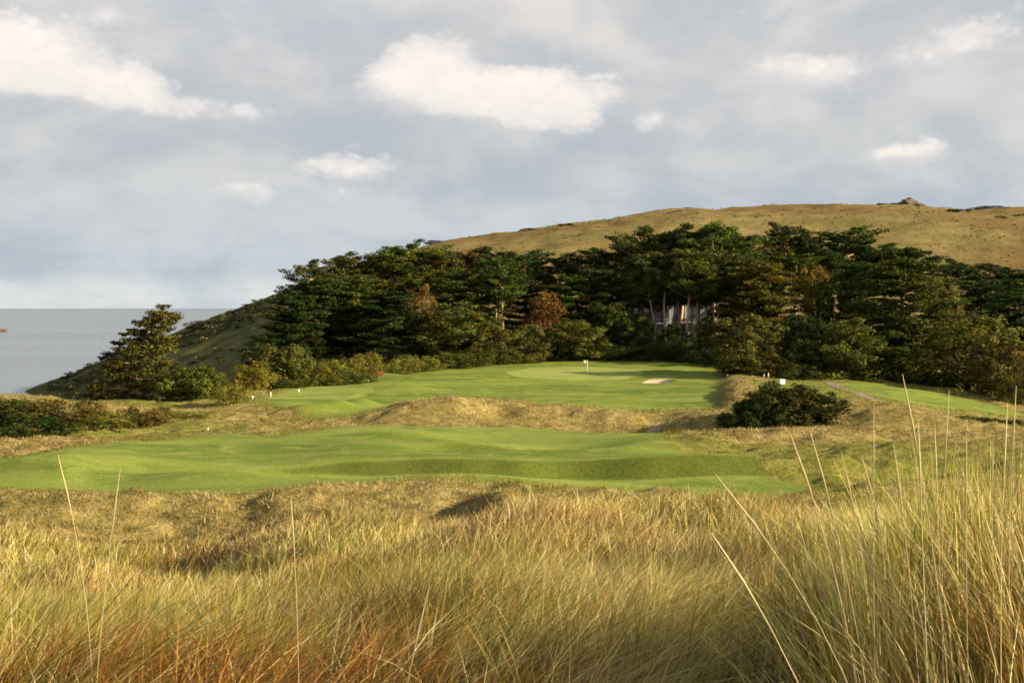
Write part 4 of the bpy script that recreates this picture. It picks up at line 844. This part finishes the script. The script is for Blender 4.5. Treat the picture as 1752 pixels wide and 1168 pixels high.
def tussocks(seed, ncl, y0, y1, per, px0=-160, px1=1910, hmul=1.0, wid=0.0040, segs=4, spread=0.15, fixed=None):
    r = np.random.default_rng(seed)
    if fixed: ncl = len(fixed)
    Yc = np.sqrt(r.random(ncl)*(y1*y1-y0*y0)+y0*y0); pc = px0+(px1-px0)*r.random(ncl)
    xc = (pc-CX)/F*Yc
    if fixed: pc = np.array([q[0] for q in fixed], float); Yc = np.array([q[1] for q in fixed], float); xc = (pc-CX)/F*Yc
    else:   # the hollow around the dark green tussock stays open
        kp = ~((np.abs(pc-1270) < 135) & (Yc < 6.1)); pc, Yc, xc = pc[kp], Yc[kp], xc[kp]; ncl = len(pc)
    sz = 0.55+0.9*r.random(ncl)**1.3
    cnt = np.maximum(12, (per*sz**1.4).astype(int)); cl = np.repeat(np.arange(ncl), cnt); n = len(cl)
    # what the clump is made of: straw, green marram or rusty dead growth, by where it stands
    gz = fbm(xc, Yc, 0.6, 2, 40)
    gb = np.clip(0.40+1.3*(gz-.5)+0.7*np.exp(-((pc-1290)/90)**2-((Yc-5.0)/1.3)**2)+0.45*np.exp(-((pc-270)/190)**2)*sstep(Yc, 4.5, 6)-0.12*np.exp(-((pc-1600)/200)**2)-0.4*np.exp(-((pc-1010)/170)**2), 0.04, .9)
    rb = np.clip(0.07+0.9*np.exp(-((pc-330)/470)**4)*sstep(7.4-Yc, 0, 1.6)+0.35*np.exp(-((pc-850)/150)**2)*sstep(5.6-Yc, 0, 1.0), 0, .92)
    u1, u2 = r.random(ncl), r.random(ncl)
    kind = np.where(u2 < rb, 2, np.where(u1 < gb, 1, 0))
    bright = (0.60+0.55*r.random(ncl))*(.55+.95*fbm(xc, Yc, .9, 2, 46))
    bright = np.where(kind == 2, bright*1.25, bright)*(1+.35*np.exp(-((pc-1010)/150)**2)+.25*sstep(pc, 1380, 1500))
    if fixed: kind = np.array([q[2] for q in fixed]); bright = np.array([q[3] for q in fixed], float)
    off = r.normal(0, 1, (n, 2))*(spread*sz[cl])[:, None]
    X_ = xc[cl]+off[:, 0]; Y_ = np.maximum(Yc[cl]+off[:, 1], 1.3); px = CX+F*X_/Y_
    rt = np.stack([X_, Y_, H(X_, Y_)-.02], 1)
    right = sstep(px, 1230, 1480)
    kc = kind[cl]
    hgt = (0.26+0.34*sz[cl]+0.36*r.random(n))*hmul*np.where(kc == 2, .95, np.where(kc == 1, 1.1, 1.0))*(1-0.04*right)*(1-.28*(1-right)*sstep(Y_, 5.0, 8.0))
    cw = r.normal(0, .36, (ncl, 2))[cl]
    lean = np.stack([0.52-0.72*right+0.25*np.exp(-((px-1020)/170)**2), np.zeros(n)], 1)+cw+off/(spread*sz[cl])[:, None]*0.34+r.normal(0, .42, (n, 2))
    bend = (0.40+0.85*r.random(n)**1.4)*(1-.6*right)
    PALS = [STRAW, GREENB, RUST]
    ct = np.zeros((n, 3)); cb = np.zeros((n, 3))
    for kk in range(3):
        q = kc == kk; nq = int(q.sum())
        if not nq: continue
        c = PALS[kk][r.integers(0, len(PALS[kk]), nq)]
        alt = r.random(nq) < (.25 if kk < 2 else .14); c = np.where(alt[:, None], STRAW[r.integers(0, 5, nq)], c)
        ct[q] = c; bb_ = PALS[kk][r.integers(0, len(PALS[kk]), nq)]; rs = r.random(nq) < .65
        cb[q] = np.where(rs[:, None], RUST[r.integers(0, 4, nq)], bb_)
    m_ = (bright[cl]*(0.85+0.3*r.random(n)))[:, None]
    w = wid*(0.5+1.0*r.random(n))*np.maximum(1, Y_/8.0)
    return blades(rt, hgt, w, lean, bend, cb*m_*.7, np.clip(ct*m_*1.1, 0, .85), segs, seed)  # blade bases darkened in colour for the shade deep in the clumps
def stuff(name, parts, label, cat='grass'):
    Vs, Fs_, Ts, b = [], [], [], 0
    for (v, f, t) in parts: Vs.append(v); Fs_.append(f+b); Ts.append(t); b += len(v)
    o = add(name, mesh(name, np.concatenate(Vs), np.concatenate(Fs_), 'grass_blade', np.concatenate(Ts))); tag(o, label, cat, kind='stuff'); return o
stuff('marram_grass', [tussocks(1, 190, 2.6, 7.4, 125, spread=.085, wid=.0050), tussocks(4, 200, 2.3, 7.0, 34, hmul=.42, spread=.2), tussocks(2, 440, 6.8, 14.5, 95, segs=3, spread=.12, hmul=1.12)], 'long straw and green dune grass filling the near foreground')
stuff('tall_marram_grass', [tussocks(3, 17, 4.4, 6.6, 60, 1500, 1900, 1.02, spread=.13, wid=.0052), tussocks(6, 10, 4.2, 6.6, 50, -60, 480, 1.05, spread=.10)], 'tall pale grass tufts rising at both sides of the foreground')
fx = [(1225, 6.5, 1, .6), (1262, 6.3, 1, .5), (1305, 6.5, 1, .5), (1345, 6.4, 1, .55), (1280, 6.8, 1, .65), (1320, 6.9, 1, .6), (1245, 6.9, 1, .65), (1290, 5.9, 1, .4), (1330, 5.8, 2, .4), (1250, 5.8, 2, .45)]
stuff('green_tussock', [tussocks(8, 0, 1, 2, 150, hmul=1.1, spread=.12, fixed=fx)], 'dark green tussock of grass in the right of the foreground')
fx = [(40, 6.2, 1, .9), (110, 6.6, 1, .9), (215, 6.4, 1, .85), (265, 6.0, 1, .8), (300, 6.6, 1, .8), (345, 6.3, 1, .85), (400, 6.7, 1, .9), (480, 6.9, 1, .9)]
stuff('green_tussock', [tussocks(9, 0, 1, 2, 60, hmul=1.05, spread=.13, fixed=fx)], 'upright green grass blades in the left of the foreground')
# feathery hillside of bent grass behind the first tussocks
r = np.random.default_rng(31); n = 130000
Y_ = np.exp(math.log(13.0)+(math.log(37.0)-math.log(13.0))*r.random(n)); px = -120+1990*r.random(n)
cl = fbm((px-CX)/F*Y_, Y_, 0.8, 3, 52)
keep = r.random(n) < 0.35+0.9*cl; px, Y_, cl = px[keep], Y_[keep], cl[keep]; n = len(px); rt = pos(px, Y_)
xx = rt[:, 0]
hg = (0.30+0.35*r.random(n))*(0.6+0.8*cl)
gb = np.clip(0.18+1.6*(fbm(xx, Y_, 0.35, 3, 60)-.5), .02, .8); rb = np.clip(.1+1.3*(fbm(xx, Y_, .3, 3, 71)-.5)+.35*np.exp(-((px-1280)/160)**2-((Y_-28)/4)**2), 0, .7)
lean = np.stack([0.25-0.4*sstep(px, 1100, 1500)+r.normal(0, .35, n), r.normal(0, .3, n)], 1)
tuft = (0.62+0.8*fbm(xx, Y_, 1.3, 2, 75))[:, None]
stuff('bent_grass', [blades(rt, hg, 0.0011*Y_*(0.6+.8*r.random(n))*.55, lean, .6+.5*r.random(n), mixcols(px, Y_, n, r, gb, rb*1.4)*.85*tuft, np.clip(mixcols(px, Y_, n, r, gb*.7, rb*.5)*1.08*tuft, 0, .85), 2, 32)], 'feathery pale bent grass on the dune slope below the fairway')
# rough grass over the rest of the dunes
r = np.random.default_rng(41); n = 420000
Y_ = np.exp(math.log(37.0)+(math.log(300.0)-math.log(37.0))*r.random(n)); px = -120+1990*r.random(n)
mw = mown(px, np.log(Y_)); ok = mw > -18*r.random(n)**2.5
xs = (px-CX)/F*Y_
hid = (HY-hrel(xs, Y_)*F/Y_)
ok &= ~((Y_ > 240) & (hid < 600))
L_ = np.log(Y_); tall = fbm(xs, Y_, .22, 3, 81)
gr = spots(px, L_, GREENS); bw = spots(px, L_, BROWNS)
short = np.clip(gr*1.2, 0, 1)
ok &= r.random(n) < np.clip(1.15-.55*short, .3, 1)
px, Y_, L_, tall, gr, bw, short = (q[ok] for q in (px, Y_, L_, tall, gr, bw, short)); n = len(px)
print('rough blades', n)
xs = (px-CX)/F*Y_; tus = fbm(xs, Y_, 0.75, 2, 83)
hg = (0.12+0.32*r.random(n))*(.3+1.1*tall)*(.25+1.5*tus)*(1-.6*short)*np.interp(Y_, [40, 100], [1.2, .85])
tuft = (0.55+0.95*fbm(xs, Y_, .6, 3, 87))[:, None]
lean = r.normal(0, .4, (n, 2))
gr = gr+.75*np.exp(-np.maximum(mown(px, L_), 0)/26.0)*(Y_ > 86)
gb = np.clip(.40+.8*gr+2.4*(fbm(xs, Y_, .13, 3, 91)-.5), .02, .96); rb = np.clip(.06+.8*bw+1.6*(fbm(xs, Y_, .11, 3, 95)-.55), 0, .85)
stuff('rough_grass', [blades(pos(px, Y_), hg, 0.00075*Y_*(.6+.8*r.random(n)), lean, .5+.5*r.random(n), mixcols(px, Y_, n, r, gb, rb*1.2, .6)*.62*tuft, mixcols(px, Y_, n, r, gb, rb, .5)*.66*tuft, 1, 42)], 'uncut rough grass over the dunes between the mown areas')
# scrub on the seaward shoulder, tussocks over the golden slope
def lumps(seed, n, px0, px1, y0, y1, hs, per, leaf, pick, cols, name, label):
    r = np.random.default_rng(seed); px = px0+(px1-px0)*r.random(n*3); Y = y0+(y1-y0)*r.random(n*3); x = (px-CX)/F*Y; z = hrel(x, Y)
    ok = pick(px, Y, x, z, r); px, Y, x, z = (q[ok][:n] for q in (px, Y, x, z)); m_ = len(px)
    sz = hs*(.5+1.0*r.random(m_)**2); ci = np.repeat(np.arange(m_), per); d = r.normal(0, 1, (m_*per, 3)); d /= np.linalg.norm(d, axis=1, keepdims=True); d *= r.random((m_*per, 1))**.4
    d[:, 2] = np.abs(d[:, 2])
    C = np.stack([x, Y, z+CAMZ], 1)[ci]+d*sz[ci][:, None]*np.array([1.5, 1.5, .62])
    tint = (cols[r.integers(0, len(cols), m_)]*(.7+.6*r.random((m_, 1))))[ci]
    v, f, t = leafquads(C, d+np.array([0, 0, .2]), leaf, .7, .5, tint, seed)
    o = add(name, mesh(name, v, f, 'grass_blade', t)); tag(o, label, 'vegetation', kind='stuff')
lumps(61, 700, 20, 620, 380, 525, 1.5, 34, .8, lambda px, Y, x, z, r: (z > -28) & (fbm(x, Y, .035, 3, 66)+.12*r.random(len(px)) > .54), np.array([(.07, .08, .024), (.095, .1, .03), (.05, .06, .018), (.15, .115, .04)]), 'heath_scrub', 'dark low scrub over the seaward shoulder of the hill')
lumps(62, 1100, 560, 1900, 400, 640, .42, 8, .6, lambda px, Y, x, z, r: fbm(x, Y, .03, 3, 68)+.5*r.random(len(px)) > .62, np.array([(.22, .165, .055), (.19, .14, .045), (.25, .185, .065), (.12, .095, .03)]), 'hill_tussocks', 'dry grass tussocks over the golden hillside')
# single flowering stems
r = np.random.default_rng(51)
def stem(tip, Y, basepx, seg=9, rad=0.0022, colr=None):
    x0 = (basepx-CX)/F*Y; z0 = float(H(x0, Y)); x1 = (tip[0]-CX)/F*Y; z1 = CAMZ-(tip[1]-HY)/F*Y
    pts = []; rd = []
    for i in range(seg+1):
        t = i/seg; s = t**1.9
        pts.append((x0+(x1-x0)*s, Y+.05*math.sin(t*3), z0+(z1-z0)*t+0.04*math.sin(math.pi*t)))
        rd.append(rad*(1.15-.5*t) if t < .78 else rad*(1.15-.5*t)+rad*1.1*math.sin(math.pi*(t-.78)/.22))
    mb = MB(); mb.tube(pts, rd, 5); return mb
STEMS = [((1545, 640), 4.2, 1640), ((1496, 690), 4.4, 1505), ((1385, 732), 4.0, 1520), ((1352, 740), 4.4, 1500), ((1225, 812), 3.8, 1560), ((1218, 912), 3.6, 1500), ((1625, 668), 4.6, 1618), ((1725, 690), 3.9, 1722), ((1740, 660), 4.2, 1735), ((1572, 720), 4.1, 1600), ((1600, 725), 4.4, 1625), ((1440, 770), 4.3, 1530), ((1655, 735), 4.0, 1668), ((1700, 745), 4.3, 1712), ((1475, 780), 4.6, 1570), ((1530, 760), 4.2, 1590),
         ((98, 778), 5.0, 160), ((205, 800), 4.8, 150), ((497, 850), 5.0, 510), ((735, 1000), 3.6, 640)]
sv, sf, st = [], [], []; bb = 0
for i, (tip, Y, bpx) in enumerate(STEMS):
    mb = stem(tip, Y, bpx, rad=0.0012+0.0008*r.random())
    quads = [q for q in mb.f if len(q) == 4]
    sv += mb.v; sf += [tuple(a_+bb for a_ in q) for q in quads]; bb += len(mb.v)
    st += [tuple(np.array((0.62, 0.50, 0.26))*(.8+.35*r.random()))]*len(mb.v)
o = add('grass_stems', mesh('grass_stems', sv, sf, 'grass_blade', np.array(st))); tag(o, 'thin pale flowering grass stems standing above the foreground grass', 'grass', kind='stuff')
